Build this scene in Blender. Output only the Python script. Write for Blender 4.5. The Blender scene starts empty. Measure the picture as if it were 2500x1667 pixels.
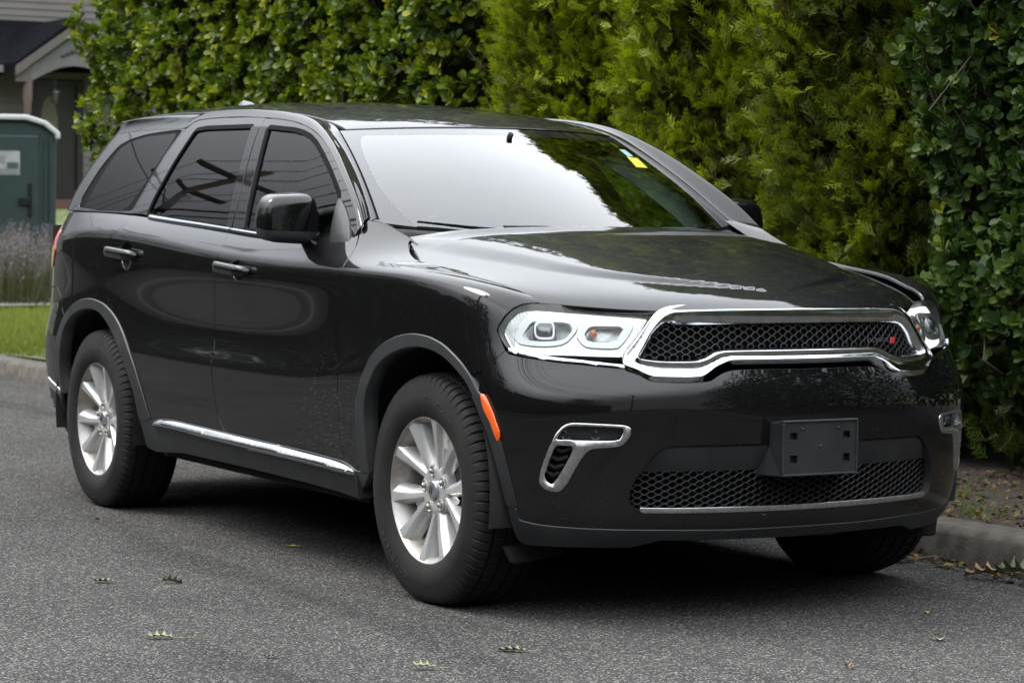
import bpy, bmesh, math, random
import numpy as np
from mathutils import Vector, Matrix
from mathutils.geometry import delaunay_2d_cdt
random.seed(7); RNG = np.random.default_rng(11)
PI = math.pi
SC = bpy.context.scene; COL = SC.collection
# ------------------------------------------------------------------ camera
cd = bpy.data.cameras.new('camera'); cam = bpy.data.objects.new('camera', cd); COL.objects.link(cam)
CAMPOS = Vector((7.50583, -4.855479, 1.314192)); YAW, PITCH, ROLL = 2.624777, -0.052564, 0.010928
f_ = Vector((math.cos(PITCH)*math.cos(YAW), math.cos(PITCH)*math.sin(YAW), math.sin(PITCH)))
r_ = Vector((math.sin(YAW), -math.cos(YAW), 0)); u_ = r_.cross(f_)
r2 = math.cos(ROLL)*r_+math.sin(ROLL)*u_; u2 = -math.sin(ROLL)*r_+math.cos(ROLL)*u_
cam.matrix_world = Matrix(((r2.x,u2.x,-f_.x,CAMPOS.x),(r2.y,u2.y,-f_.y,CAMPOS.y),(r2.z,u2.z,-f_.z,CAMPOS.z),(0,0,0,1)))
cd.sensor_width = 36; cd.lens = 91.06583; cd.clip_end = 900; cd.clip_start = .1
cd.dof.use_dof = True; cd.dof.focus_distance = 7.9; cd.dof.aperture_fstop = 8.0
SC.camera = cam
# ------------------------------------------------------------------ sky (bright overcast) and a soft sun
SUN_EL, SUN_AZ = math.radians(52), math.radians(232)      # azimuth of the sun, counted from +x towards +y
wd = bpy.data.worlds.new('World'); SC.world = wd; wd.use_nodes = True
nt = wd.node_tree; bg = nt.nodes['Background']
sky = nt.nodes.new('ShaderNodeTexSky'); sky.sky_type = 'NISHITA'; sky.sun_disc = False
sky.sun_elevation = SUN_EL; sky.sun_rotation = PI/2-SUN_AZ; sky.dust_density = 4.0; sky.air_density = 1.0
cl = nt.nodes.new('ShaderNodeMixRGB'); cl.inputs['Fac'].default_value = .88          # cloud deck veils the blue
tc = nt.nodes.new('ShaderNodeTexCoord'); nz = nt.nodes.new('ShaderNodeTexNoise'); nz.inputs['Scale'].default_value = 1.6; nz.inputs['Detail'].default_value = 5
rp = nt.nodes.new('ShaderNodeValToRGB'); rp.color_ramp.elements[0].position = .3; rp.color_ramp.elements[1].position = .75
rp.color_ramp.elements[0].color = (12.2,12.9,13.6,1); rp.color_ramp.elements[1].color = (14.8,15.1,15.4,1)
nt.links.new(tc.outputs['Generated'], nz.inputs['Vector']); nt.links.new(nz.outputs['Fac'], rp.inputs['Fac'])
# overcast luminance: about three times brighter overhead than at the horizon
sz = nt.nodes.new('ShaderNodeSeparateXYZ'); nt.links.new(tc.outputs['Generated'], sz.inputs[0])
cg = nt.nodes.new('ShaderNodeMapRange'); cg.inputs['From Min'].default_value = 0; cg.inputs['From Max'].default_value = 1; cg.inputs['To Min'].default_value = .10; cg.inputs['To Max'].default_value = 1.0
pw = nt.nodes.new('ShaderNodeMapRange'); pw.interpolation_type = 'SMOOTHSTEP'; pw.inputs['From Min'].default_value = .18; pw.inputs['From Max'].default_value = .60
nt.links.new(sz.outputs['Z'], pw.inputs['Value']); nt.links.new(pw.outputs[0], cg.inputs['Value'])
cm_ = nt.nodes.new('ShaderNodeVectorMath'); cm_.operation = 'SCALE'; nt.links.new(rp.outputs[0], cm_.inputs[0]); nt.links.new(cg.outputs[0], cm_.inputs['Scale'])
nt.links.new(sky.outputs[0], cl.inputs[1]); nt.links.new(cm_.outputs[0], cl.inputs[2]); nt.links.new(cl.outputs[0], bg.inputs['Color'])
bg.inputs['Strength'].default_value = .12
sd = bpy.data.lights.new('sun', 'SUN'); sd.energy = 1.1; sd.angle = math.radians(24); sd.color = (1,.95,.87)
sun = bpy.data.objects.new('sun', sd); COL.objects.link(sun)
sdir = Vector((math.cos(SUN_EL)*math.cos(SUN_AZ), math.cos(SUN_EL)*math.sin(SUN_AZ), math.sin(SUN_EL)))
sun.rotation_euler = sdir.to_track_quat('Z', 'Y').to_euler(); sun.location = (0,0,30)
vs = SC.view_settings; vs.view_transform = 'Standard'; vs.look = 'None'; vs.gamma = 1; vs.use_curve_mapping = False; vs.exposure = 1.6
SC.cycles.max_bounces = 8; SC.cycles.transparent_max_bounces = 16
# ------------------------------------------------------------------ materials
def principled(name, col, rough=.5, metal=0., spec=.5, coat=0., coat_r=.03, emit=None, es=0.):
    m = bpy.data.materials.new(name); m.use_nodes = True; b = m.node_tree.nodes['Principled BSDF']
    b.inputs['Base Color'].default_value = (*col, 1); b.inputs['Roughness'].default_value = rough; b.inputs['Metallic'].default_value = metal
    b.inputs['Specular IOR Level'].default_value = spec; b.inputs['Coat Weight'].default_value = coat; b.inputs['Coat Roughness'].default_value = coat_r
    if emit: b.inputs['Emission Color'].default_value = (*emit, 1); b.inputs['Emission Strength'].default_value = es
    return m
def nodes(m): return m.node_tree.nodes, m.node_tree.links, m.node_tree.nodes['Principled BSDF']
def add_noise(m, scale, c0, c1, lo=.35, hi=.65, detail=6, coord='Object', bump=0., bscale=None, bdist=.002, stretch=None, rough=None):
    N, L, b = nodes(m); t = N.new('ShaderNodeTexCoord'); n = N.new('ShaderNodeTexNoise'); n.inputs['Scale'].default_value = scale; n.inputs['Detail'].default_value = detail
    src = t.outputs[coord]
    if stretch:
        mp = N.new('ShaderNodeMapping'); mp.inputs['Scale'].default_value = stretch; L.new(src, mp.inputs['Vector']); src = mp.outputs[0]
    L.new(src, n.inputs['Vector']); r = N.new('ShaderNodeValToRGB'); r.color_ramp.elements[0].position = lo; r.color_ramp.elements[1].position = hi
    r.color_ramp.elements[0].color = (*c0, 1); r.color_ramp.elements[1].color = (*c1, 1); L.new(n.outputs['Fac'], r.inputs['Fac']); L.new(r.outputs[0], b.inputs['Base Color'])
    if rough:
        mr = N.new('ShaderNodeMapRange'); mr.inputs['To Min'].default_value = rough[0]; mr.inputs['To Max'].default_value = rough[1]; L.new(n.outputs['Fac'], mr.inputs['Value']); L.new(mr.outputs[0], b.inputs['Roughness'])
    if bump:
        n2 = N.new('ShaderNodeTexNoise'); n2.inputs['Scale'].default_value = bscale or scale*3; n2.inputs['Detail'].default_value = 4; L.new(src, n2.inputs['Vector'])
        bp = N.new('ShaderNodeBump'); bp.inputs['Strength'].default_value = bump; bp.inputs['Distance'].default_value = bdist; L.new(n2.outputs['Fac'], bp.inputs['Height']); L.new(bp.outputs[0], b.inputs['Normal'])
    return m
M = {}
def paint_mat():
    m = principled('black_paint', (.010,.010,.012), .5, 0, .03, .82, .012); N, L, b = nodes(m)
    b.inputs['Coat IOR'].default_value = 1.5
    t = N.new('ShaderNodeTexCoord')
    # light road dust: blotchy film plus fine specks, heavier low on the body
    n = N.new('ShaderNodeTexNoise'); n.inputs['Scale'].default_value = 2.6; n.inputs['Detail'].default_value = 8; n.inputs['Roughness'].default_value = .65; L.new(t.outputs['Object'], n.inputs['Vector'])
    n2 = N.new('ShaderNodeTexNoise'); n2.inputs['Scale'].default_value = 420; n2.inputs['Detail'].default_value = 1; L.new(t.outputs['Object'], n2.inputs['Vector'])
    sp = N.new('ShaderNodeMapRange'); sp.inputs['From Min'].default_value = .70; sp.inputs['From Max'].default_value = .80; L.new(n2.outputs['Fac'], sp.inputs['Value'])
    sx = N.new('ShaderNodeSeparateXYZ'); L.new(t.outputs['Object'], sx.inputs[0])
    low = N.new('ShaderNodeMapRange'); low.inputs['From Min'].default_value = .75; low.inputs['From Max'].default_value = .38; low.inputs['To Max'].default_value = .22; L.new(sx.outputs['Z'], low.inputs['Value'])
    # pale spray scratches on the front of the front door and behind the front wheel
    mp = N.new('ShaderNodeMapping'); mp.inputs['Rotation'].default_value = (0, math.radians(-38), 0); mp.inputs['Scale'].default_value = (34,10,300); L.new(t.outputs['Object'], mp.inputs['Vector'])
    ns = N.new('ShaderNodeTexNoise'); ns.inputs['Scale'].default_value = 1.0; ns.inputs['Detail'].default_value = 2; L.new(mp.outputs[0], ns.inputs['Vector'])
    st = N.new('ShaderNodeMapRange'); st.inputs['From Min'].default_value = .62; st.inputs['From Max'].default_value = .72; L.new(ns.outputs['Fac'], st.inputs['Value'])
    vd = N.new('ShaderNodeVectorMath'); vd.operation = 'DISTANCE'; vd.inputs[1].default_value = (-.62,-.96,.52); L.new(t.outputs['Object'], vd.inputs[0])
    vm = N.new('ShaderNodeMapRange'); vm.inputs['From Min'].default_value = .40; vm.inputs['From Max'].default_value = .05; L.new(vd.outputs['Value'], vm.inputs['Value'])
    sm = N.new('ShaderNodeMath'); sm.operation = 'MULTIPLY'; L.new(st.outputs[0], sm.inputs[0]); L.new(vm.outputs[0], sm.inputs[1])
    dm = N.new('ShaderNodeMath'); dm.operation = 'MULTIPLY_ADD'; dm.inputs[1].default_value = .03; L.new(n.outputs['Fac'], dm.inputs[0])
    pl = N.new('ShaderNodeMath'); pl.operation = 'MULTIPLY'; L.new(low.outputs[0], pl.inputs[0]); L.new(n.outputs['Fac'], pl.inputs[1])
    L.new(pl.outputs[0], dm.inputs[2])
    s2 = N.new('ShaderNodeMath'); s2.operation = 'MULTIPLY_ADD'; s2.inputs[1].default_value = .22; L.new(sp.outputs[0], s2.inputs[0]); L.new(dm.outputs[0], s2.inputs[2])
    cl1 = N.new('ShaderNodeMixRGB'); cl1.inputs[1].default_value = (.0012,.0012,.0018,1); cl1.inputs[2].default_value = (.05,.047,.043,1); L.new(s2.outputs[0], cl1.inputs['Fac'])
    cl2 = N.new('ShaderNodeMixRGB'); cl2.inputs[2].default_value = (.12,.115,.11,1); L.new(cl1.outputs[0], cl2.inputs[1])
    s3 = N.new('ShaderNodeMath'); s3.operation = 'MULTIPLY'; s3.inputs[1].default_value = .55; L.new(sm.outputs[0], s3.inputs[0]); L.new(s3.outputs[0], cl2.inputs['Fac'])
    L.new(cl2.outputs[0], b.inputs['Base Color'])
    rr = N.new('ShaderNodeMapRange'); rr.inputs['To Min'].default_value = .006; rr.inputs['To Max'].default_value = .045; L.new(n.outputs['Fac'], rr.inputs['Value']); L.new(rr.outputs[0], b.inputs['Coat Roughness'])
    return m
M['paint'] = paint_mat()
M['paint_door'] = M['paint']
M['clad'] = add_noise(principled('grey_black_plastic', (.012,.013,.015), .48), 9, (.007,.008,.010), (.014,.015,.016), bump=.12, bscale=900, bdist=.0006)
M['black'] = principled('matt_black', (.006,.006,.006), .8, 0, .2)
M['liner'] = add_noise(principled('wheel_liner', (.012,.012,.012), .85), 8, (.004,.004,.004), (.014,.012,.010))
M['rubber_seal'] = principled('rubber_seal', (.003,.003,.0035), .6, 0, .03)
M['piano'] = principled('gloss_black_trim', (.004,.004,.005), .04, 0, .08)
M['chrome'] = add_noise(principled('chrome', (.78,.79,.80), .07, 1.0), 30, (.42,.43,.45), (.52,.53,.55), rough=(.05,.16))
M['satin'] = add_noise(principled('satin_silver', (.45,.45,.46), .32, 1.0), 60, (.40,.40,.41), (.55,.55,.56))
M['dull_chrome'] = principled('dark_belt_chrome', (.26,.28,.31), .2, 1.0)
M['tyre'] = add_noise(principled('tyre_rubber', (.01,.01,.01), .75, 0, .25), 7, (.004,.004,.004), (.009,.0085,.008), bump=.1, bscale=300, bdist=.0006)
M['rim'] = add_noise(principled('silver_wheel_paint', (.42,.42,.42), .32, .5, .5, .4, .08), 9, (.33,.32,.30), (.44,.44,.44), .25, .55)
M['rimdirt'] = add_noise(principled('dusty_wheel_barrel', (.5,.49,.47), .42, .5), 14, (.20,.165,.13), (.36,.35,.34), .3, .6)
M['disc'] = principled('brake_iron', (.035,.032,.030), .5, .6)
M['nut'] = principled('lug_nut_steel', (.32,.29,.26), .32, 1.0)
M['capgrey'] = principled('centre_cap_grey', (.36,.37,.39), .28, .8)
M['lampsilver'] = principled('lamp_reflector', (.27,.28,.28), .25, .85)
M['lampgrey'] = principled('lamp_grey_housing', (.10,.10,.10), .35, .5)
M['drl'] = principled('daytime_running_light', (.22,.22,.22), .4, 0, .5, emit=(.93,1.0,.94), es=.42)
M['lens'] = principled('projector_glass', (.015,.018,.022), .03, 0, .9, 1)
M['amber'] = principled('amber_marker', (.62,.085,.004), .3, 0, .6, .6, .05)
M['amber_bulb'] = principled('amber_bulb', (.32,.10,.05), .3)
M['red'] = principled('red_lamp', (.35,.01,.01), .12, 0, .6, 1)
M['red_badge'] = principled('red_badge', (.22,.008,.008), .35)
M['badge'] = principled('dark_chrome_badge', (.14,.14,.15), .3, .8)
M['mesh'] = principled('grille_mesh_black', (.006,.006,.007), .45, 0, .4)
M['sticker_y'] = add_noise(principled('yellow_sticker', (.55,.50,.02), .5), 60, (.36,.33,.015), (.20,.19,.015), .45, .75)
M['sticker_b'] = principled('pale_blue_sticker', (.15,.26,.25), .5)
M['interior'] = principled('interior_grey', (.02,.021,.02), .8)
M['interior_dark'] = principled('interior_dark', (.012,.012,.012), .8)
M['headliner'] = principled('headliner_grey', (.10,.11,.10), .9)
M['concrete'] = None
def glass(name, tint, ior, gain, rough=0.0):
    """thin pane: tinted see-through plus a mirror reflection by Fresnel (gain allows for the pane's second face)"""
    m = bpy.data.materials.new(name); m.use_nodes = True; N, L = m.node_tree.nodes, m.node_tree.links; N.clear()
    o = N.new('ShaderNodeOutputMaterial'); mx = N.new('ShaderNodeMixShader'); tr = N.new('ShaderNodeBsdfTransparent'); gl = N.new('ShaderNodeBsdfGlossy')
    tr.inputs[0].default_value = (*tint, 1); gl.inputs['Roughness'].default_value = rough; gl.inputs[0].default_value = (1,1,1,1)
    fr = N.new('ShaderNodeFresnel'); fr.inputs['IOR'].default_value = ior; mu = N.new('ShaderNodeMath'); mu.operation = 'MULTIPLY'; mu.inputs[1].default_value = gain; mu.use_clamp = True
    L.new(fr.outputs[0], mu.inputs[0]); L.new(mu.outputs[0], mx.inputs[0]); L.new(tr.outputs[0], mx.inputs[1]); L.new(gl.outputs[0], mx.inputs[2]); L.new(mx.outputs[0], o.inputs[0])
    return m
M['ws'] = glass('windshield_glass', (.62,.74,.68), 1.52, 1.55)
M['frit'] = principled('windshield_border', (.008,.008,.009), .02, 0, .8)
M['glass_f'] = glass('front_side_glass', (.46,.60,.50), 1.5, .34)
M['glass_d'] = glass('dark_privacy_glass', (.03,.03,.035), 1.5, .36)
M['clear'] = glass('clear_lamp_cover', (.96,.97,.97), 1.45, .5)
# ------------------------------------------------------------------ mesh helpers
def mesh_obj(name, V, F, mat, parent=None, N=None, smooth=True, mi=None):
    me = bpy.data.meshes.new(name); me.from_pydata([tuple(map(float, v)) for v in V], [], [tuple(map(int, f)) for f in F]); me.update()
    if smooth: me.polygons.foreach_set('use_smooth', np.ones(len(me.polygons), bool))
    for x in (mat if isinstance(mat, (list, tuple)) else [mat]): me.materials.append(x)
    if mi is not None: me.polygons.foreach_set('material_index', np.asarray(mi, np.int32))
    if N is not None: me.normals_split_custom_set_from_vertices([tuple(map(float, n)) for n in N])
    o = bpy.data.objects.new(name, me); COL.objects.link(o)
    if parent is not None: o.parent = parent; o.matrix_parent_inverse = parent_inv(parent)
    return o
def parent_inv(p):
    m = Matrix.Identity(4); q = p
    chain = []
    while q is not None: chain.append(q); q = q.parent
    for q in reversed(chain): m = m @ q.matrix_parent_inverse @ q.matrix_basis
    return m.inverted()
def empty(name, loc, label, cat, group=None):
    o = bpy.data.objects.new(name, None); o.empty_display_size = .2; o.location = loc; COL.objects.link(o); return tag(o, label, cat, group)
def tag(o, label, cat, group=None):
    o['label'] = label; o['category'] = cat
    if group: o['group'] = group
    return o
def struct(o): o['kind'] = 'structure'; return o
def stuff(o): o['kind'] = 'stuff'; return o
class MB:
    """collects simple solids into one mesh"""
    def __init__(s): s.V = []; s.F = []; s.MI = []
    def add(s, V, F, mi=0):
        k = len(s.V); s.V += [tuple(v) for v in V]; s.F += [tuple(i+k for i in f) for f in F]; s.MI += [mi]*len(F)
    def box(s, a, b, mi=0):
        x0,y0,z0 = a; x1,y1,z1 = b
        s.add([(x0,y0,z0),(x1,y0,z0),(x1,y1,z0),(x0,y1,z0),(x0,y0,z1),(x1,y0,z1),(x1,y1,z1),(x0,y1,z1)], [(0,3,2,1),(4,5,6,7),(0,1,5,4),(1,2,6,5),(2,3,7,6),(3,0,4,7)], mi)
    def tube(s, pts, r, n=8, mi=0, cap=True):
        pts = [Vector(p) for p in pts]; rs = r if hasattr(r, '__len__') else [r]*len(pts); V = []; F = []
        up = Vector((0,0,1))
        for i, p in enumerate(pts):
            d = (pts[min(i+1, len(pts)-1)]-pts[max(i-1, 0)]).normalized(); a = d.cross(up)
            if a.length < 1e-3: a = d.cross(Vector((1,0,0)))
            a.normalize(); b = a.cross(d)
            for k in range(n): V.append(p+(a*math.cos(2*PI*k/n)+b*math.sin(2*PI*k/n))*rs[i])
        for i in range(len(pts)-1):
            for k in range(n): F.append((i*n+k, i*n+(k+1) % n, (i+1)*n+(k+1) % n, (i+1)*n+k))
        if cap: F.append(tuple(range(n))[::-1]); F.append(tuple((len(pts)-1)*n+k for k in range(n)))
        s.add(V, F, mi)
    def lathe(s, prof, axis='y', n=48, c=(0,0,0), mi=0, a0=0, a1=2*PI):
        """prof: (axial, radius) pairs"""
        V = []; F = []; full = abs(a1-a0-2*PI) < 1e-6; m = n if full else n+1
        for k in range(m):
            t = a0+(a1-a0)*k/n; ct, st = math.cos(t), math.sin(t)
            for (h, r) in prof: V.append((c[0]+r*ct, c[1]+h, c[2]+r*st) if axis == 'y' else ((c[0]+r*ct, c[1]+r*st, c[2]+h) if axis == 'z' else (c[0]+h, c[1]+r*ct, c[2]+r*st)))
        P = len(prof)
        for k in range(n):
            for i in range(P-1):
                a, b = k*P+i, ((k+1) % m)*P+i
                F.append((a, a+1, b+1, b) if axis == 'y' else (a, b, b+1, a+1))
        s.add(V, F, mi)
    def build(s, name, mat, parent=None, smooth=True): return mesh_obj(name, s.V, s.F, mat, parent, None, smooth, s.MI if isinstance(mat, (list, tuple)) else None)
def sharp(o, ang=35):
    o.data.set_sharp_from_angle(angle=math.radians(ang)); return o
def bevel(o, w=.01, seg=2):
    m = o.modifiers.new('b', 'BEVEL'); m.width = w; m.segments = seg; m.limit_method = 'ANGLE'; return o
def inside(P, poly):
    P = np.asarray(P); poly = np.asarray(poly); x, y = P[:, 0], P[:, 1]; r = np.zeros(len(P), bool)
    x0, y0 = poly[:, 0], poly[:, 1]; x1, y1 = np.roll(x0, -1), np.roll(y0, -1)
    for a, b, c, d in zip(x0, y0, x1, y1):
        if b == d: continue
        m = ((b > y) != (d > y)); r ^= m & (x < (c-a)*(y-b)/(d-b)+a)
    return r
def seg_dist(P, poly):
    P = np.asarray(P); a = np.asarray(poly); b = np.roll(a, -1, 0); d = np.full(len(P), 1e9)
    for p, q in zip(a, b):
        v = q-p; l = v@v+1e-12; t = np.clip(((P-p)@v)/l, 0, 1); d = np.minimum(d, np.hypot(*(P-(p+t[:, None]*v)).T))
    return d
def chaikin(p, n=2, closed=True, c=.2):
    p = np.asarray(p, float)
    for _ in range(n):
        if closed: q = np.roll(p, -1, 0); p = np.stack([p*(1-c)+q*c, p*c+q*(1-c)], 1).reshape(-1, 2)
        else: p = np.concatenate([p[:1], np.stack([p[:-1]*(1-c)+p[1:]*c, p[:-1]*c+p[1:]*(1-c)], 1).reshape(-1, 2), p[-1:]])
    return p
def resample(p, step, closed=True):
    p = np.asarray(p, float); q = np.concatenate([p, p[:1]]) if closed else p; out = []
    for a, b in zip(q[:-1], q[1:]):
        l = np.hypot(*(b-a))
        if l < 1e-5: continue
        n = max(1, int(round(l/step)))
        for i in range(n): out.append(a+(b-a)*i/n)
    if not closed: out.append(q[-1])
    return np.array(out)
def area(p): return .5*np.sum(p[:, 0]*np.roll(p[:, 1], -1)-np.roll(p[:, 0], -1)*p[:, 1])
def offset2(p, d):
    """move a CCW outline inwards by d"""
    a = np.roll(p, 1, 0); b = np.roll(p, -1, 0); e1 = p-a; e2 = b-p
    e1 /= np.linalg.norm(e1, axis=1)[:, None]+1e-9; e2 /= np.linalg.norm(e2, axis=1)[:, None]+1e-9
    n = np.stack([-(e1[:, 1]+e2[:, 1]), e1[:, 0]+e2[:, 0]], 1); l = np.linalg.norm(n, axis=1)[:, None]; n = n/np.maximum(l, .6)
    return p+n*d
MIR = np.array([1, -1, 1.])
def panel(name, surf, outline, mat, parent, holes=(), res=.022, off=0., gap=.0025, depth=.012, sides=(0, 1), step=None, edge=.0012, crown=0., mats=None):
    """a trimmed piece of a surface with rolled-in edges; built on the right and, mirrored, on the left"""
    step = step or res*.6
    def prep(p, ccw):
        p = np.asarray(p, float); keep = np.hypot(*(p-np.roll(p, 1, 0)).T) > 1e-4; p = p[keep]
        if (area(p) > 0) != ccw: p = p[::-1]
        return p
    loops = [prep(outline, True)]+[prep(h, False) for h in holes]
    if gap: loops = [offset2(l, gap) for l in loops]
    loops = [resample(l, step) for l in loops]
    lo, hi = loops[0].min(0), loops[0].max(0)
    gx, gy = np.meshgrid(np.arange(lo[0]+res/2, hi[0], res), np.arange(lo[1]+res/2, hi[1], res)); g = np.stack([gx.ravel(), gy.ravel()], 1)
    g = g+(RNG.random(g.shape)-.5)*res*.02
    ok = inside(g, loops[0])
    for h in loops[1:]: ok &= ~inside(g, h)
    g = g[ok]
    for l in loops: 
        if len(g): g = g[seg_dist(g, l) > res*.45]
    allp = list(loops)+[g]; pts = np.concatenate(allp); edges = []; k = 0
    for l in loops: edges += [(k+i, k+(i+1) % len(l)) for i in range(len(l))]; k += len(l)
    r = delaunay_2d_cdt([Vector(map(float, p)) for p in pts], edges, [], 0, 1e-6)
    q = np.array([tuple(v) for v in r[0]]); T = np.array([f for f in r[2]])
    c = q[T].mean(1); ok = inside(c, loops[0])
    for h in loops[1:]: ok &= ~inside(c, h)
    T = T[ok]; e = q[T]; ar = (e[:, 1, 0]-e[:, 0, 0])*(e[:, 2, 1]-e[:, 0, 1])-(e[:, 2, 0]-e[:, 0, 0])*(e[:, 1, 1]-e[:, 0, 1])
    T[ar < 0] = T[ar < 0][:, ::-1]
    P = surf.pos(q); Nn = surf.nor(q)
    if getattr(surf, 'flip', 1) < 0: T = T[:, ::-1]
    if crown:
        dd = np.full(len(q), 1e9)
        for l in loops: dd = np.minimum(dd, seg_dist(q, l))
        w = np.clip(dd/max(dd.max(), 1e-6), 0, 1); P = P+Nn*(off+crown*(1-(1-w)**2))[:, None]
        fn = np.cross(P[T[:, 1]]-P[T[:, 0]], P[T[:, 2]]-P[T[:, 0]]); Nc = np.zeros_like(P)
        for k_ in range(3): np.add.at(Nc, T[:, k_], fn)
        Nn0 = Nn; Nn = Nc/(np.linalg.norm(Nc, axis=1)[:, None]+1e-12); Nn *= np.sign((Nn*Nn0).sum(1))[:, None]
    else: P = P+Nn*off
    V = [P]; NN = [Nn]; F = [tuple(t) for t in T]; base = len(P)
    if depth:
        orig = r[3]
        k = 0; idx_of = {}
        for vi, o in enumerate(orig):
            for oo in o: idx_of[oo] = vi
        for l in loops:
            n = len(l); ids = [idx_of[k+i] for i in range(n)]; k += n
            ql = q[ids]; a = np.roll(ql, 1, 0); b = np.roll(ql, -1, 0); tg = b-a; n2 = np.stack([tg[:, 1], -tg[:, 0]], 1); n2 /= np.linalg.norm(n2, axis=1)[:, None]+1e-9
            d3 = surf.pos(ql+n2*.002)-surf.pos(ql); d3 /= np.linalg.norm(d3, axis=1)[:, None]+1e-9
            n3 = Nn[ids]; p0 = P[ids]
            r1 = p0+d3*edge-n3*edge; r2 = r1-n3*depth
            i1 = base; i2 = base+n; base += 2*n
            V += [r1, r2]; m = n3*.6+d3*.8; NN += [m/np.linalg.norm(m, axis=1)[:, None], d3]
            for i in range(n):
                j = (i+1) % n
                A_, B_, C_, D_ = ids[i], i1+i, i1+j, ids[j]; E_, G_ = i2+i, i2+j
                if getattr(surf, 'flip', 1) < 0: F += [(A_, D_, C_, B_), (B_, C_, G_, E_)]
                else: F += [(A_, B_, C_, D_), (B_, E_, G_, C_)]
    V = np.concatenate(V); NN = np.concatenate(NN); out = []
    for sd_ in sides:
        par = parent[sd_] if isinstance(parent, (list, tuple)) else parent
        if sd_ == 0: out.append(mesh_obj(name, V, F, mat, par, NN))
        else: out.append(mesh_obj(name, V*MIR, [f[::-1] for f in F], mat, par, NN*MIR))
    return out
def strip(name, A3, B3, mat, parent, bulge=.0, thick=.006, n=5, sides=(0, 1), normal=None):
    """ribbon between two 3D curves (same count), rounded cross-section"""
    A3 = np.asarray(A3); B3 = np.asarray(B3); V = []; F = []
    tg = np.gradient((A3+B3)/2, axis=0); ac = B3-A3; nn = np.cross(tg, ac); nn /= np.linalg.norm(nn, axis=1)[:, None]+1e-9
    if normal is not None: nn *= np.sign((nn@np.asarray(normal)))[:, None]
    for i in range(len(A3)):
        ring = [A3[i]-nn[i]*thick]+[A3[i]*(1-t)+B3[i]*t+nn[i]*bulge*math.sin(PI*t)**.6 for t in np.linspace(0, 1, n)]+[B3[i]-nn[i]*thick]
        V += ring
    m = n+2
    for i in range(len(A3)-1):
        for k in range(m-1): F.append((i*m+k, (i+1)*m+k, (i+1)*m+k+1, i*m+k+1))
    F += [tuple(range(m)), tuple((len(A3)-1)*m+k for k in range(m))[::-1]]
    V = np.array(V); out = []
    for s_ in sides:
        par = parent[s_] if isinstance(parent, (list, tuple)) else parent
        o = mesh_obj(name, V if s_ == 0 else V*MIR, F if s_ == 0 else [f[::-1] for f in F], mat, par)
        sharp(o, 60); out.append(o)
    return out
# ------------------------------------------------------------------ body surfaces of the car
# ---------- cubic B-spline nets ----------
def bs_basis(n, t):
    """clamped (end-interpolating by phantom points) uniform cubic basis, n control points, t in [0,n-1]"""
    t = np.clip(np.asarray(t, float), 0, n-1-1e-9)
    i = np.floor(t).astype(int); f = t-i
    B = np.zeros((len(t), n+2))
    w = [(1-f)**3/6, (3*f**3-6*f**2+4)/6, (-3*f**3+3*f**2+3*f+1)/6, f**3/6]
    for k in range(4): B[np.arange(len(t)), i+k] += w[k]
    M = np.zeros((len(t), n)); M += B[:, 1:-1]
    M[:, 0] += 2*B[:, 0]; M[:, 1] -= B[:, 0]
    M[:, -1] += 2*B[:, -1]; M[:, -2] -= B[:, -1]
    return M
class Net:
    def __init__(s, P, U, V):
        s.P = np.asarray(P, float); s.U = np.asarray(U, float); s.V = np.asarray(V, float)
        s.tu = np.linspace(0, len(s.U)-1, 12*len(s.U)); s.gu = bs_basis(len(s.U), s.tu)@s.U
        s.tv = np.linspace(0, len(s.V)-1, 12*len(s.V)); s.gv = bs_basis(len(s.V), s.tv)@s.V
    def pos(s, q):
        q = np.atleast_2d(q)
        bu = bs_basis(s.P.shape[0], np.interp(q[:, 0], s.gu, s.tu)); bv = bs_basis(s.P.shape[1], np.interp(q[:, 1], s.gv, s.tv))
        return np.einsum('ni,ijk,nj->nk', bu, s.P, bv)
    def nor(s, q, e=.002):
        q = np.atleast_2d(q)
        du = s.pos(q+[e, 0])-s.pos(q-[e, 0]); dv = s.pos(q+[0, e])-s.pos(q-[0, e])
        n = np.cross(du, dv); return n/(np.linalg.norm(n, axis=1)[:, None]+1e-12)
class Field:
    """surface given as f(q)->pos"""
    def __init__(s, f, flip=1): s.f = f; s.flip = flip
    def pos(s, q): return s.f(np.atleast_2d(np.asarray(q, float)))
    def nor(s, q, e=.002):
        q = np.atleast_2d(q)
        n = np.cross(s.pos(q+[e, 0])-s.pos(q-[e, 0]), s.pos(q+[0, e])-s.pos(q-[0, e]))*s.flip
        return n/(np.linalg.norm(n, axis=1)[:, None]+1e-12)
# ---------- lower body: plan outline (right half), rear centre -> front centre ----------
PLAN = np.array([(-4.10,0),(-4.09,-.30),(-4.05,-.56),(-3.97,-.765),(-3.81,-.893),(-3.60,-.938),(-3.35,-.955),(-3.043,-.965),(-2.70,-.963),(-2.30,-.962),
 (-1.80,-.965),(-1.30,-.965),(-.85,-.962),(-.64,-.962),(-.45,-.962),(-.15,-.965),(.12,-.965),(.36,-.953),(.545,-.90),(.665,-.795),(.757,-.65),(.825,-.48),(.868,-.26),(.882,0)])
NC = len(PLAN)
def interp_rows(keys, table, x):
    table = np.asarray(table, float); keys = np.asarray(keys, float)
    return np.stack([np.interp(x, keys, table[:, k]) for k in range(table.shape[1])], 1)
cols = np.arange(NC)
SHx = [-4.1,-3.8,-3.6,-3.35,-3.04,-2.7,-2.3,-1.8,-1.3,-.85,-.45,-.15,.12,.36]
SHz = [1.08,1.11,1.15,1.172,1.183,1.180,1.158,1.122,1.100,1.092,1.096,1.100,1.088,1.062]
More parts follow.
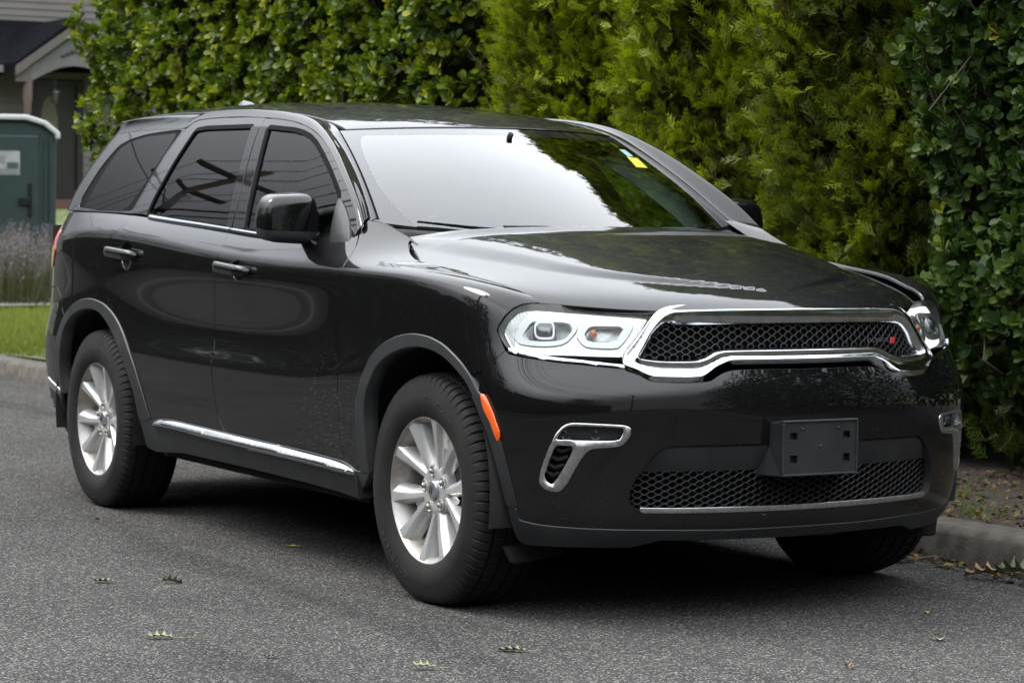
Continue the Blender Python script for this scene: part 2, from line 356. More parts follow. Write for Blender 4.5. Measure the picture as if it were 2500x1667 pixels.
BLx = [-4.1,-3.6,-3.35,-2.85,-2.5,-2.08,-1.67,-1.3,-.85]
BLz = [1.275,1.275,1.273,1.268,1.254,1.228,1.208,1.190,1.174]
def side_rows(x):
    SH = np.interp(x, SHx, SHz); BL = np.interp(x, BLx, BLz)
    z = [.25,.34,.46,.58,.69,.725,.79,.88,.99,SH-.05,SH-.004,SH+.022,(SH+.022+BL)/2,BL]
    f = np.interp(x, [-2.75,-2.0,-1.2,-.55], [0,1,1,0])       # concave scoop in the doors
    d = [.085,.045,.020,.006,-.002,.002+.005*f,.006+.016*f,.012+.009*f,.012,.010,.012,.030,.052,.080]
    return z, d
Zr = np.zeros((NC, 14)); Dr = np.zeros((NC, 14))
for c in range(6, 14): Zr[c], Dr[c] = side_rows(PLAN[c, 0])
# rear end
rz = [.25,.34,.43,.54,.64,.70,.76,.84,.98,1.06,1.10,1.13,1.20,1.275]
rd = [.14,.085,.035,.010,.002,.006,.022,.050,.055,.062,.075,.095,.12,.155]
for c in range(0, 4): Zr[c], Dr[c] = rz, rd
z6, d6 = side_rows(-3.35); Zr[5] = np.array(rz)*.35+np.array(z6)*.65; Dr[5] = np.array(rd)*.3+np.array(d6)*.7
Zr[4] = np.array(rz)*.8+np.array(z6)*.2; Dr[4] = np.array(rd)*.7+np.array(d6)*.3
# cowl corner and fender
Zr[12][12:] = [1.178, 1.240]; Dr[12][12:] = [.066, .115]
Zr[13] = [.25,.34,.46,.58,.69,.725,.79,.88,.99,1.045,1.090,1.125,1.195,1.275]; Dr[13] = [.085,.045,.020,.006,0,.001,.005,.010,.011,.010,.013,.034,.080,.150]
Zr[14] = [.25,.34,.46,.58,.69,.725,.79,.88,.99,1.05,1.092,1.112,1.158,1.214]; Dr[14] = [.085,.045,.020,.006,0,.001,.004,.008,.010,.010,.014,.044,.118,.205]
Zr[15] = [.25,.34,.46,.58,.69,.725,.79,.88,.99,1.05,1.096,1.108,1.113,1.118]; Dr[15] = [.085,.045,.020,.006,0,.000,.002,.004,.007,.009,.016,.055,.115,.185]
Zr[16] = [.25,.34,.46,.58,.69,.725,.79,.88,.98,1.04,1.085,1.095,1.093,1.086]; Dr[16] = [.085,.045,.020,.006,0,.000,.001,.003,.007,.012,.024,.065,.115,.175]
Zr[17] = [.25,.33,.44,.55,.66,.71,.77,.85,.94,1.00,1.046,1.062,1.062,1.056]; Dr[17] = [.085,.045,.022,.008,.001,.000,.003,.010,.022,.032,.046,.082,.120,.172]
Zr[18] = [.25,.31,.41,.51,.61,.675,.735,.79,.85,.91,.965,1.005,1.022,1.022]; Dr[18] = [.095,.045,.026,.012,.003,.000,.006,.030,.060,.078,.096,.122,.155,.20]
Zr[19] = [.25,.31,.40,.50,.60,.67,.735,.785,.835,.885,.935,.975,.998,1.005]; Dr[19] = [.10,.045,.030,.015,.005,.000,.006,.040,.085,.118,.142,.165,.20,.245]
Zr[20] = [.25,.31,.40,.50,.60,.67,.735,.785,.83,.88,.93,.968,.990,.998]; Dr[20] = [.10,.045,.030,.015,.005,.000,.004,.030,.062,.088,.106,.122,.150,.195]
Zr[21] = [.25,.31,.40,.50,.60,.67,.735,.785,.83,.88,.93,.965,.988,.995]; Dr[21] = [.10,.045,.030,.015,.005,.000,.002,.022,.045,.062,.076,.088,.112,.155]
for c in (22, 23): Zr[c] = [.25,.31,.40,.50,.60,.67,.735,.785,.83,.88,.93,.965,.987,.994]; Dr[c] = [.10,.045,.030,.015,.005,.000,.002,.016,.032,.043,.052,.060,.080,.12]
tan = np.gradient(PLAN, axis=0); tan[0] = (0,-1); tan[-1] = (0,1); tan /= np.linalg.norm(tan, axis=1)[:, None]
PN = np.stack([tan[:, 1], -tan[:, 0]], 1)                   # outward plan normal
PA = np.zeros((NC, 14, 3))
for c in range(NC):
    PA[c, :, :2] = PLAN[c]-PN[c]*Dr[c][:, None]; PA[c, :, 2] = Zr[c]
AU = np.concatenate([[0], np.cumsum(np.linalg.norm(np.diff(PLAN, axis=0), axis=1))])
AV = np.array([0,.09,.21,.33,.43,.47,.54,.63,.74,.81,.855,.89,.94,1.0])
UC = AU[-1]
A = Net(np.concatenate([PA, (PA*[1, -1, 1])[-2::-1]]), np.concatenate([AU, 2*UC-AU[-2::-1]]), AV)
# ---------- hood ----------
def hood_front(y): return np.interp(np.abs(y), [0,.12,.25,.36,.473,.56,.63,.69,.74,.80], [.822,.817,.798,.768,.722,.665,.603,.53,.44,.33])
def hood_rear(y): return -.40-.22*np.abs(y)**2
HS = [0,.2,.4,.6,.75,.87,.95,1.0]; HF = [0,.35,.6,.75,.9,1.0]
HW = [.768,.828,.848,.845,.836,.812,.785,.766]
HZ = [[1.238,1.236,1.228,1.220,1.200,1.188],[1.218,1.215,1.206,1.188,1.150,1.126],[1.180,1.178,1.170,1.150,1.122,1.108],[1.132,1.130,1.124,1.112,1.097,1.088],
      [1.092,1.090,1.085,1.080,1.076,1.071],[1.056,1.054,1.051,1.050,1.052,1.051],[1.025,1.023,1.021,1.023,1.030,1.032],[.990,.990,.988,.992,1.002,1.008]]
PH = np.zeros((8, 11, 3))
for i, s in enumerate(HS):
    for j in range(11):
        k = abs(j-5); y = HW[i]*HF[k]*(1 if j > 5 else -1)
        PH[i, j] = (hood_rear(y)*(1-s)+hood_front(y)*s, y, HZ[i][k])
Hnet = Net(PH, np.array(HS)*1.2, np.array([-1,-.9,-.75,-.6,-.35,0,.35,.6,.75,.9,1])*.8)
# ---------- side of the greenhouse  q=(x,z) ----------
def side_y(x, z):
    W = .892-.035*np.clip((x+1.25)/.7, 0, 3)**2-.022*np.clip((-2.3-x)/.9, 0, 3)**2
    T = .40*(z-1.2)+.27*np.clip(z-1.2, 0, 2)**2
    xr = 4.09-1.7*np.clip(z-1.30, 0, 2)**2
    r = np.clip((-x-(xr-.45))/.45, 0, .985)
    return W-T-.43*(1-np.sqrt(1-r*r))
S = Field(lambda q: np.stack([q[:, 0], -side_y(q[:, 0], q[:, 1]), q[:, 1]], 1), 1)
# ---------- roof q=(x,y) ----------
RX = [-4.05,-3.8,-3.5,-3.2,-2.9,-2.6,-2.2,-1.9,-1.6,-1.4,-1.25,-1.12,-1.0]
RZ = [1.690,1.712,1.736,1.748,1.750,1.746,1.733,1.718,1.692,1.666,1.637,1.600,1.55]
_rt = np.linspace(-4.05,-1.0,400)
_k = np.exp(-.5*(np.linspace(-3,3,41))**2); _k /= _k.sum()
_rz = np.interp(_rt, RX, RZ); _rz = np.convolve(np.pad(_rz, 20, mode='reflect', reflect_type='odd'), _k, mode='valid')
def roof_z(x, y): return np.interp(x+.40*y*y*np.interp(x, [-2.4,-1.5], [0,1]), _rt, _rz)-np.interp(x, [-2.4,-1.3], [.17,.05])*y*y
R = Field(lambda q: np.stack([q[:, 0], q[:, 1], roof_z(q[:, 0], q[:, 1])], 1), 1)
# ---------- windshield q=(s,t) s: 0 base..1 top, t -1..1 ----------
def ws_pos(q):
    s, t = q[:, 0], q[:, 1]
    xb = -.42-.27*t*t; zb = 1.205+.050*t*t; yb = .740*t
    xt = -1.150-.145*t*t; zt = 1.602-.017*t*t; yt = .606*t
    b = .018*4*s*(1-s)
    return np.stack([xb+(xt-xb)*s+b*.5, yb+(yt-yb)*s, zb+(zt-zb)*s+b], 1)
Wd = Field(ws_pos, -1)
# outlines of panels, lamps and openings, in the coordinates of those surfaces
T = {
 'gapA': [[-1.8583,1.6467],[-1.7311,1.6407],[-1.5677,1.6274],[-1.4161,1.6059],[-1.2841,1.5755],[-1.1474,1.5301],[-1.0295,1.4785],[-0.9248,1.4244],[-0.8279,1.3715],[-0.7482,1.3233],[-0.6805,1.2758],[-0.6246,1.2251]],
 'gapTopR': [[-1.8554,1.6466],[-2.062,1.6558],[-2.2772,1.659],[-2.4392,1.6577],[-2.5361,1.6543],[-2.5902,1.6445],[-2.6267,1.6232],[-2.6392,1.6124]],
 'gapBs': [[-1.8575,1.6446],[-1.849,1.607],[-1.8235,1.5444],[-1.7718,1.4576],[-1.7154,1.3678],[-1.6762,1.2953],[-1.6479,1.2173]],
 'gapCs': [[-2.6526,1.6096],[-2.6691,1.5664],[-2.6925,1.5181],[-2.7066,1.4607],[-2.726,1.3946],[-2.7449,1.3329],[-2.7601,1.2843]],
 'glassF': [[-1.7699,1.6053],[-1.5167,1.59],[-1.4163,1.578],[-1.3288,1.5605],[-1.2374,1.5314],[-1.1497,1.4952],[-1.0798,1.4636],[-0.9932,1.4209],[-0.9123,1.3753],[-0.854,1.3415],[-0.8362,1.2967],[-0.8177,1.2448],[-0.7867,1.1748],[-1.0315,1.1836],[-1.3922,1.2022],[-1.5309,1.2108],[-1.5791,1.3038],[-1.6268,1.3919],[-1.6848,1.4812],[-1.7303,1.5471]],
 'glassR': [[-2.5003,1.6096],[-2.407,1.6151],[-1.9318,1.612],[-1.889,1.533],[-1.8229,1.4252],[-1.7785,1.3434],[-1.7074,1.2165],[-2.0562,1.2327],[-2.5812,1.2594],[-2.5822,1.3115],[-2.5671,1.3855],[-2.5486,1.4769],[-2.527,1.551],[-2.515,1.5967]],
 'appR': [[-1.9318,1.612],[-1.8572,1.6092],[-1.823,1.5403],[-1.7718,1.4535],[-1.7204,1.3678],[-1.6819,1.2912],[-1.6586,1.2159],[-1.7074,1.2165],[-1.7785,1.3434],[-1.8229,1.4252],[-1.889,1.533]],
 'appF': [[-1.8499,1.6091],[-1.7853,1.6077],[-1.7366,1.539],[-1.6815,1.4568],[-1.6352,1.3758],[-1.5843,1.2878],[-1.5397,1.2127],[-1.6411,1.2153],[-1.6679,1.2873],[-1.7104,1.3678],[-1.7617,1.4534],[-1.8127,1.5401]],
 'glassQ': [[-3.4727,1.2777],[-3.4466,1.3501],[-3.426,1.4153],[-3.3982,1.4899],[-3.3605,1.5455],[-3.2539,1.5764],[-3.0739,1.5939],[-2.7207,1.6029],[-2.7271,1.5407],[-2.7514,1.4744],[-2.7828,1.3992],[-2.8203,1.3416],[-2.8538,1.2971],[-2.8999,1.2812],[-2.946,1.2751],[-3.2142,1.2747]],
 'openQ': [[-3.5476,1.2843],[-3.5549,1.3265],[-3.5225,1.397],[-3.4944,1.4556],[-3.4479,1.5092],[-3.3869,1.5599],[-3.2713,1.586],[-3.0906,1.6034],[-2.9041,1.6111],[-2.729,1.6156],[-2.6602,1.6128],[-2.6815,1.5666],[-2.7051,1.5182],[-2.7192,1.4608],[-2.7386,1.3946],[-2.7575,1.3328],[-2.7812,1.2754],[-2.8218,1.2716],[-2.9527,1.2697],[-3.2075,1.2697]],
 'sail': [[-0.8474,1.3359],[-0.7674,1.2935],[-0.7069,1.2497],[-0.6633,1.2026],[-0.6476,1.1736],[-0.6666,1.1605],[-0.7731,1.1566],[-0.7885,1.1821],[-0.8177,1.2448],[-0.8362,1.2967]],
 'beltTop': [[-2.5802,1.2586],[-2.4308,1.2521],[-2.1716,1.2398],[-1.9472,1.2298],[-1.6666,1.2158],[-1.4125,1.2034],[-1.0336,1.1862],[-0.7854,1.1729]],
 'Dpillar': [[-3.5605,1.2819],[-3.6229,1.2273]],
 'gapF': [[4.1672,0.9654],[4.1921,0.9495],[4.2182,0.9265],[4.2337,0.898],[4.2382,0.8622],[4.2395,0.8326],[4.2318,0.7878],[4.2228,0.7225],[4.2173,0.6484],[4.221,0.5575],[4.2381,0.4623],[4.2409,0.404],[4.2388,0.3622],[4.2335,0.2922],[4.2323,0.2451],[4.2371,0.2054],[4.25,0.1717]],
 'gapB': [[3.1295,0.9959],[3.1297,0.9772],[3.1469,0.9238],[3.1652,0.8696],[3.1528,0.7953],[3.1337,0.7188],[3.1195,0.6389],[3.1164,0.558],[3.1317,0.4873],[3.1239,0.4627],[3.132,0.4315],[3.1413,0.375],[3.1428,0.3305],[3.1547,0.2945],[3.1645,0.2394],[3.1895,0.2092],[3.2088,0.1939]],
 'gapC': [[2.1051,0.979],[2.1103,0.9345],[2.0834,0.8868],[2.0515,0.8618],[2.0295,0.8564],[2.008,0.8213],[1.972,0.7902],[1.9466,0.7618],[1.9271,0.7261],[1.9186,0.6767],[1.9199,0.6311]],
 'archRo': [[1.3615,0.2268],[1.3316,0.2685],[1.3233,0.3285],[1.3328,0.3818],[1.3583,0.4346],[1.3795,0.4877],[1.4237,0.5377],[1.4784,0.5767],[1.5642,0.6112],[1.6625,0.6326],[1.7567,0.6428],[1.8541,0.6397],[1.9484,0.6278],[2.0419,0.5985],[2.1171,0.562],[2.1893,0.5113],[2.2637,0.4452],[2.3199,0.3857],[2.3599,0.3275],[2.3877,0.28],[2.4025,0.2535],[2.4367,0.1797]],
 'archRi': [[1.3976,0.215],[1.3869,0.2931],[1.3947,0.3605],[1.4243,0.4263],[1.4498,0.4994],[1.516,0.5497],[1.6129,0.5832],[1.7076,0.6018],[1.7999,0.6064],[1.89,0.5989],[1.9677,0.5732],[2.0331,0.5402],[2.1008,0.4927],[2.1708,0.44],[2.2261,0.3846],[2.2732,0.3304],[2.3048,0.2744],[2.3149,0.2344],[2.3264,0.1659]],
 'archFo': [[4.3723,0.1486],[4.3656,0.1951],[4.3701,0.2675],[4.3798,0.3381],[4.3906,0.3892],[4.405,0.4146],[4.4446,0.4844],[4.5033,0.5551],[4.5963,0.5992],[4.6887,0.6251],[4.7934,0.641],[4.9072,0.6418],[5.0073,0.6269],[5.1017,0.5899],[5.1614,0.5505],[5.205,0.5001],[5.2166,0.497],[5.2717,0.4367],[5.3046,0.3776],[5.3326,0.2697],[5.3513,0.1685]],
 'archFi': [[4.4386,0.1514],[4.4447,0.2559],[4.4441,0.3326],[4.4617,0.4106],[4.4949,0.4606],[4.5389,0.517],[4.6305,0.5659],[4.7444,0.5951],[4.8468,0.6075],[4.9442,0.6052],[5.03,0.5873],[5.1115,0.551],[5.1649,0.5133],[5.2016,0.4575],[5.2546,0.3957],[5.2858,0.306],[5.3076,0.1987],[5.3153,0.1604]],
 'sillTop': [[2.4367,0.1797],[2.5151,0.1892],[2.6089,0.1973],[2.7425,0.1985],[2.9043,0.1967],[3.2131,0.1922],[3.5039,0.1886],[3.7355,0.1862],[3.596,0.1866],[3.7773,0.1849],[3.9528,0.1831],[4.1225,0.1778],[4.2057,0.1754],[4.2533,0.1695],[4.2909,0.1602],[4.3157,0.1505],[4.3726,0.1494],[4.4382,0.1506]],
 'sillBot': [[2.3264,0.1659],[2.3338,0.1101],[2.3281,0.055],[2.4136,0.0429],[2.7158,0.0658],[3.1398,0.0671],[3.4348,0.0666],[3.3382,0.0674],[3.6198,0.0646],[3.8862,0.0618],[4.1383,0.0552],[4.2967,0.0457],[4.3791,0.0416]],
 'chromeSill': [[2.4704,0.1665],[2.4924,0.1768],[2.5474,0.1853],[2.6167,0.1895],[2.718,0.1923],[2.9016,0.1903],[3.2106,0.186],[3.501,0.1813],[3.7331,0.1799],[3.685,0.1796],[3.9489,0.173],[4.1193,0.1697],[4.2018,0.1654],[4.2654,0.1585],[4.3028,0.1492],[4.3131,0.1393],[4.3085,0.1297],[4.1854,0.1288],[3.931,0.1328],[3.6663,0.1373],[3.3857,0.1397],[3.4825,0.1404],[3.1917,0.1449],[2.8824,0.1494],[2.6669,0.1546],[2.5311,0.1521],[2.4824,0.1567]],
 'beltBot': [[2.274,0.9793],[2.3243,0.9709],[2.5729,0.9711],[2.7874,0.9753],[3.1408,0.9809],[3.4931,0.9718],[3.7763,0.9471],[4.0432,0.9222]],
 'handleR': [[2.039,0.8005],[2.3398,0.7971],[2.1879,0.809],[2.2111,0.7809]],
 'handleF': [[3.1978,0.8171],[3.4812,0.8113],[3.3641,0.832],[3.366,0.7883]],
 'bumpRear': [[1.0462,0.7029],[1.2679,0.684],[1.3601,0.6444],[1.3915,0.5893],[1.4381,0.5571]],
 'rearChrome': [[1.1246,0.2812],[1.3673,0.2365],[1.3552,0.217],[1.1881,0.247]],
 'aBase': [[4.1579,0.9719],[4.1625,0.9903],[4.1739,1.0],[4.1986,1.0],[4.2181,1.0]],
 'shut': [[4.4481,1.0],[4.4162,1.0],[4.4194,0.9896],[4.4577,0.9749],[4.5142,0.9593],[4.5896,0.9469],[4.6839,0.9539],[4.9638,0.9545],[5.1765,0.9857],[5.2979,0.9499],[5.3745,0.9125]],
 'seamFB': [[5.2945,0.7028],[5.2554,0.6393],[5.2194,0.5879],[5.2133,0.5842]],
 'head': [[5.2505,0.7652],[5.254,0.7876],[5.2692,0.8217],[5.2936,0.8558],[5.3188,0.8783],[5.3749,0.9109],[5.5523,0.9789],[5.7305,0.9805],[5.8485,0.933],[5.8201,0.8766],[5.7839,0.8345],[5.7487,0.7916],[5.7192,0.7603],[5.6715,0.7604],[5.5229,0.7566],[5.3694,0.7314],[5.3128,0.7111],[5.2886,0.7217],[5.261,0.7486]],
 'headStripLow': [[5.3082,0.7054],[5.4243,0.719],[5.5755,0.7149],[5.7178,0.6978]],
 'grilleIn': [[6.2947,0.9355],[6.0664,0.9333],[5.8955,0.9206],[5.8617,0.9013],[5.8277,0.8708],[5.7944,0.8306],[5.7639,0.7764],[5.758,0.7552],[5.7699,0.7354],[5.8391,0.7213],[5.9553,0.723],[5.9924,0.7402],[6.0257,0.7704],[6.058,0.7802],[6.1555,0.7814],[6.2688,0.7812]],
 'grilleOut': [[6.323,1.0],[5.9749,0.9906],[5.8921,0.958],[5.8461,0.921],[5.8105,0.8764],[5.7794,0.8405],[5.749,0.8021],[5.7241,0.7638],[5.7182,0.7138],[5.7591,0.6879],[5.7988,0.6466],[5.8259,0.6394],[5.9609,0.6384],[5.9812,0.6576],[6.0185,0.7125],[6.0662,0.7475],[6.1255,0.7488],[6.2657,0.7477]],
 'bumpTop': [[5.3069,0.6962],[5.4246,0.7169],[5.5755,0.7133],[5.7201,0.696],[5.7633,0.6768],[5.8075,0.6357],[5.8522,0.6141],[5.9446,0.605],[5.9974,0.6123],[6.0221,0.6419],[6.0503,0.6718],[6.094,0.6891],[6.2602,0.6854]],
 'bumpBot': [[5.3483,0.162],[5.3518,0.1382],[5.3575,0.1184],[5.3696,0.1139],[5.4201,0.1075],[5.4963,0.1024],[5.604,0.0973],[5.7089,0.0939],[5.8498,0.0911],[6.0908,0.0828],[6.2393,0.0811],[6.321,0.0803]],
 'lipBot': [[5.3177,0.1618],[5.3239,0.0778],[5.3279,0.022],[5.3486,0.0018],[5.3934,0.0],[5.5232,0.0],[5.6786,0.0],[5.7526,0.0012],[5.8051,0.0229],[5.8501,0.0384],[5.8939,0.0397],[6.1047,0.032]],
 'intake': [[6.0616,0.4032],[5.8844,0.404],[5.8539,0.4014],[5.8274,0.3878],[5.8015,0.3619],[5.7728,0.3198],[5.7568,0.2976],[5.7412,0.2588],[5.7382,0.2223],[5.7465,0.193],[5.7609,0.1736],[5.7784,0.1639],[5.8096,0.1614],[5.9507,0.159],[6.0803,0.1552]],
 'bandLow': [[5.7713,0.3144],[5.8372,0.315],[6.068,0.3117]],
 'strip': [[5.7759,0.1843],[5.8782,0.1819],[6.0782,0.1782],[6.0801,0.157],[5.8793,0.1623],[5.7818,0.1647],[5.7746,0.1735]],
 'fogOut': [[5.4433,0.2735],[5.4479,0.3045],[5.4613,0.3458],[5.4759,0.3807],[5.4899,0.4092],[5.5035,0.4315],[5.5235,0.4478],[5.5432,0.4552],[5.5628,0.4569],[5.6344,0.4557],[5.7255,0.4528],[5.7372,0.446],[5.736,0.433],[5.7233,0.4175],[5.7073,0.4047],[5.6845,0.4001],[5.6354,0.3972],[5.6125,0.3938],[5.5962,0.3834],[5.5798,0.36],[5.5565,0.3168],[5.536,0.2741],[5.5185,0.2493],[5.5045,0.2422],[5.4799,0.2421],[5.4623,0.2482],[5.4483,0.2624]],
 'fogUp': [[5.4983,0.4154],[5.5068,0.4304],[5.5268,0.4467],[5.5465,0.4526],[5.602,0.4535],[5.7093,0.4503],[5.715,0.4459],[5.7098,0.4317],[5.7003,0.4201],[5.6841,0.4173],[5.5697,0.4175]],
 'fogLow': [[5.4931,0.3946],[5.51,0.4031],[5.5499,0.4035],[5.5566,0.3947],[5.5499,0.3755],[5.5297,0.3371],[5.5054,0.2913],[5.4876,0.2674],[5.4702,0.2766],[5.4611,0.2948],[5.4642,0.3175],[5.4771,0.3542]],
 'fogBulbs': [[5.5301,0.4363],[5.6267,0.4372]],
 'marker': [[5.2216,0.4992],[5.2418,0.5003],[5.257,0.483],[5.2676,0.4697],[5.2776,0.4573],[5.3049,0.4146],[5.3071,0.3973],[5.2968,0.3825],[5.2867,0.3986],[5.268,0.4316],[5.2403,0.4554]],
 'bracket': [[6.218,0.4592],[6.5368,0.4658],[6.5524,0.3098],[6.2309,0.3115]],
 'dome': [[0.0271,-0.7616],[0.187,-0.6984],[0.5189,-0.6314],[0.7698,-0.5664],[0.8732,-0.5081],[0.8844,-0.4524],[0.9655,-0.3674],[1.0028,-0.2524],[1.0153,-0.1431],[1.0426,-0.0819],[1.0674,-0.0553],[1.0742,0.1078]],
 'stickY': [[0.7166,0.7905],[0.7003,0.8798],[0.5834,0.8507],[0.594,0.7488]],
 'stickB': [[0.81,0.82],[0.8076,0.8758],[0.722,0.8641],[0.717,0.8034]],
 'clearL': [[0.9183,-0.3799],[0.9212,-0.8774],[0.905,-0.9048],[0.8487,-0.926],[0.753,-0.9424],[0.5517,-0.9554],[0.3507,-0.952],[0.1742,-0.9265],[0.079,-0.8922],[-0.0161,-0.8637]],
 'clearR': [[0.9016,0.4955],[0.8737,0.8348],[0.7801,0.876],[0.5749,0.8516],[0.3484,0.845],[0.1887,0.8092],[0.059,0.7873],[-0.0207,0.8013]],
 'wsEdgeL': [[1.0275,-0.9989],[0.6976,-1.0069],[0.3425,-0.9995],[0.0284,-0.9894]],
 'wsEdgeR': [[0.9476,0.9437],[0.5262,0.8809],[0.1662,0.8914],[-0.0324,0.9205]],
 'wsTop': [[1.0275,-0.9989],[1.0167,-0.6897],[1.0085,-0.3327],[0.9675,0.5594],[0.9476,0.9437]],
 'badge': [[6.6365,0.8204],[6.7604,0.817],[6.7655,0.8069],[6.8168,0.8246]],
 'hexL': [[5.3105,0.7734],[5.3264,0.818],[5.3612,0.8509],[5.506,0.8865],[5.5344,0.8716],[5.5463,0.8529],[5.5169,0.8177],[5.4872,0.7999],[5.3531,0.7653],[5.3294,0.7605]],
 'hexLi': [[5.3413,0.7943],[5.3664,0.8438],[5.3995,0.8546],[5.509,0.8713],[5.5344,0.8519],[5.5058,0.8217],[5.4803,0.8118],[5.3556,0.7824]],
 'lensL': [[5.3886,0.8387],[5.3962,0.847],[5.4414,0.8567],[5.4521,0.8525],[5.4577,0.8248],[5.4512,0.8186],[5.4077,0.8096],[5.3956,0.8127]],
 'hexR': [[5.5457,0.8332],[5.561,0.858],[5.5915,0.8837],[5.6294,0.8923],[5.7379,0.887],[5.7544,0.8728],[5.731,0.8377],[5.706,0.8132],[5.6912,0.8031],[5.5861,0.8028],[5.5646,0.8154]],
 'hexRi': [[5.5706,0.8412],[5.5877,0.8618],[5.6088,0.8683],[5.7272,0.8707],[5.689,0.8218],[5.5878,0.8194]],
 'flute': [[5.2672,0.7787],[5.28,0.813],[5.3094,0.8529],[5.348,0.8793],[5.3417,0.8571],[5.3234,0.8294],[5.3088,0.783],[5.3143,0.7354],[5.2909,0.7412]],
}
# ------------------------------------------------------------------ the parked car
car = empty('parked_suv', (-1.52, 0, 0), 'black sport utility vehicle with lit headlights parked along the kerb', 'car')
t_ = lambda k: np.array(T[k], float)
mirA = lambda p: np.array(p)*[-1, 1]+[2*UC, 0]
cc = np.concatenate
def cut(path, u): return path
# inner dark shell behind every gap, with open wheel arches
archF_in, archR_in = t_('archFi'), t_('archRi')
def arch_poly(p): return cc([p, [[p[-1][0], -.02], [p[0][0], -.02]]])
HX = dict(mat=M['black'], parent=car)
def deeper(surf, d): return Field(lambda q: surf.pos(q)-surf.nor(q)*d, getattr(surf, 'flip', 1) if isinstance(surf, Field) else 1)
panel('inner_body', deeper(A, .022), np.array([[.02,.06],[1.30,.06],[1.30,.30],[1.5,.62],[2.2,.62],[2.45,.2],[2.45,.06],[4.3,.06],[4.3,.35],[4.55,.63],[5.08,.63],[5.08,.93],[4.6,.93],[4.3,.95],[4.1,.96],[.02,.96]]), res=.06, gap=0, depth=0, **HX)
panel('inner_nose', deeper(A, .078), np.array([[5.04,.64],[5.20,.60],[5.34,.30],[5.36,.06],[UC,.06],[UC,.95],[5.04,.95]]), res=.06, gap=0, depth=0, **HX)
# --- lower body panels
gapF, gapB, gapC = t_('gapF'), t_('gapB'), t_('gapC')
gapF = gapF[:15] if len(gapF) > 15 else gapF
archFo, archRo, sillTop, seam, head, bumpTop, bumpBot = [t_(k) for k in ('archFo', 'archRo', 'sillTop', 'seamFB', 'head', 'bumpTop', 'bumpBot')]
gF = cc([gapF[:12], t_('gapF')[-4:]])
sill_at = lambda u: [u, float(np.interp(u, sillTop[:, 0], sillTop[:, 1]))]
top_at = .988
def sill_between(u0, u1): s = sillTop[(sillTop[:, 0] > u0) & (sillTop[:, 0] < u1)]; return s
# front door skin
gFs = chaikin(gF, 2, False); gBs = chaikin(gapB, 2, False); gCs = chaikin(gapC, 2, False)
hF, hR = t_('handleF'), t_('handleR')
def ell(c, a, b, n=28): th = np.linspace(0, 2*PI, n, endpoint=False); return np.stack([c[0]+a*np.cos(th), c[1]+b*np.sin(th)], 1)
cupF = ell(((hF[0]+hF[1])/2+[.02, -.004]), .062, .036); cupR = ell(((hR[0]+hR[1])/2+[.02, -.004]), .062, .036)
ub = gBs[-1][0]
fd_out = cc([gFs, [sill_at(gFs[-1][0])], sill_between(ub, gFs[-1][0])[::-1], [sill_at(ub)], gBs[::-1], [[gBs[0][0], top_at], [gFs[0][0]-.01, top_at]]])
front_door = panel('front_door', A, fd_out, M['paint_door'], car, holes=[cupF], gap=.003)
# rear door skin (its lower rear corner follows the wheel-arch cladding)
ucR = gCs[-1]; i0 = int(np.argmin(np.abs(archRo[:, 0]-ucR[0])+1*(archRo[:, 1] < .5)))
ar = archRo[i0:]; ar = ar[ar[:, 0] > ucR[0]]
rd_out = cc([gBs, [sill_at(ub)], sill_between(ar[-1][0], ub)[::-1], ar[::-1], gCs[::-1], [[gCs[0][0], top_at], [gBs[0][0], top_at]]])
rear_door = panel('rear_door', A, rd_out, M['paint_door'], car, holes=[cupR], gap=.003)
# quarter panel, wraps to the tail
aq = archRo[:i0+1]; aq = cc([aq[aq[:, 0] <= ucR[0]], [ucR]])
br = t_('bumpRear')
q_out = cc([gCs, aq[::-1][1:], [[aq[0][0]-.02, aq[0][1]]]])
q_out = cc([gCs, chaikin(aq[::-1], 1, False)[1:]])
q_end = aq[np.argmin(np.abs(aq[:, 1]-.50)*1+(aq[:, 0] > 1.5))]
k_end = int(np.argmin(np.hypot(*(aq-q_end).T)))
q_out = cc([gCs, aq[k_end:][::-1], br[1:][::-1], [[.62, .70], [.62, .985], [gCs[0][0], .985]]])
quarter = panel('quarter_panel', A, q_out, M['paint'], car, gap=.002)
tail = cc([[[.02, .68], [.61, .68], [.61, .985], [.02, .985]]])
panel('tailgate', A, tail, M['paint'], car, res=.04)
rb_out = cc([[[.02, .06], [1.30, .06]], aq[:k_end+1], br[1:][::-1], [[.62, .685], [.02, .67]]])
rear_bumper = panel('rear_bumper', A, rb_out, M['paint'], car, gap=.002)
panel('tail_lamp', A, np.array([[.62,.74],[1.16,.76],[1.22,.80],[1.20,.90],[1.02,.935],[.62,.93]]), M['red'], car, off=.006, gap=0)
panel('bumper_lower', A, np.array([[.3,.02],[1.20,.02],[1.31,.12],[1.335,.20],[1.12,.24],[.3,.225]]), M['clad'], rear_bumper, off=.004, gap=0, depth=.03)
panel('bumper_chrome', A, np.array([[.3,.23],[1.12,.245],[1.33,.205],[1.33,.235],[1.12,.285],[.3,.27]]), M['satin'], rear_bumper, off=.006, gap=0)
# fender
shut = t_('shut'); shs = chaikin(shut[1:], 1, False)
hu = head[:, 0]; h_top = head[5] if 0 else None
kf = int(np.argmin(np.hypot(*(archFo-seam[-1]).T)))
hl_left = cc([head[::-1][:1], head[:5]]) if 0 else None
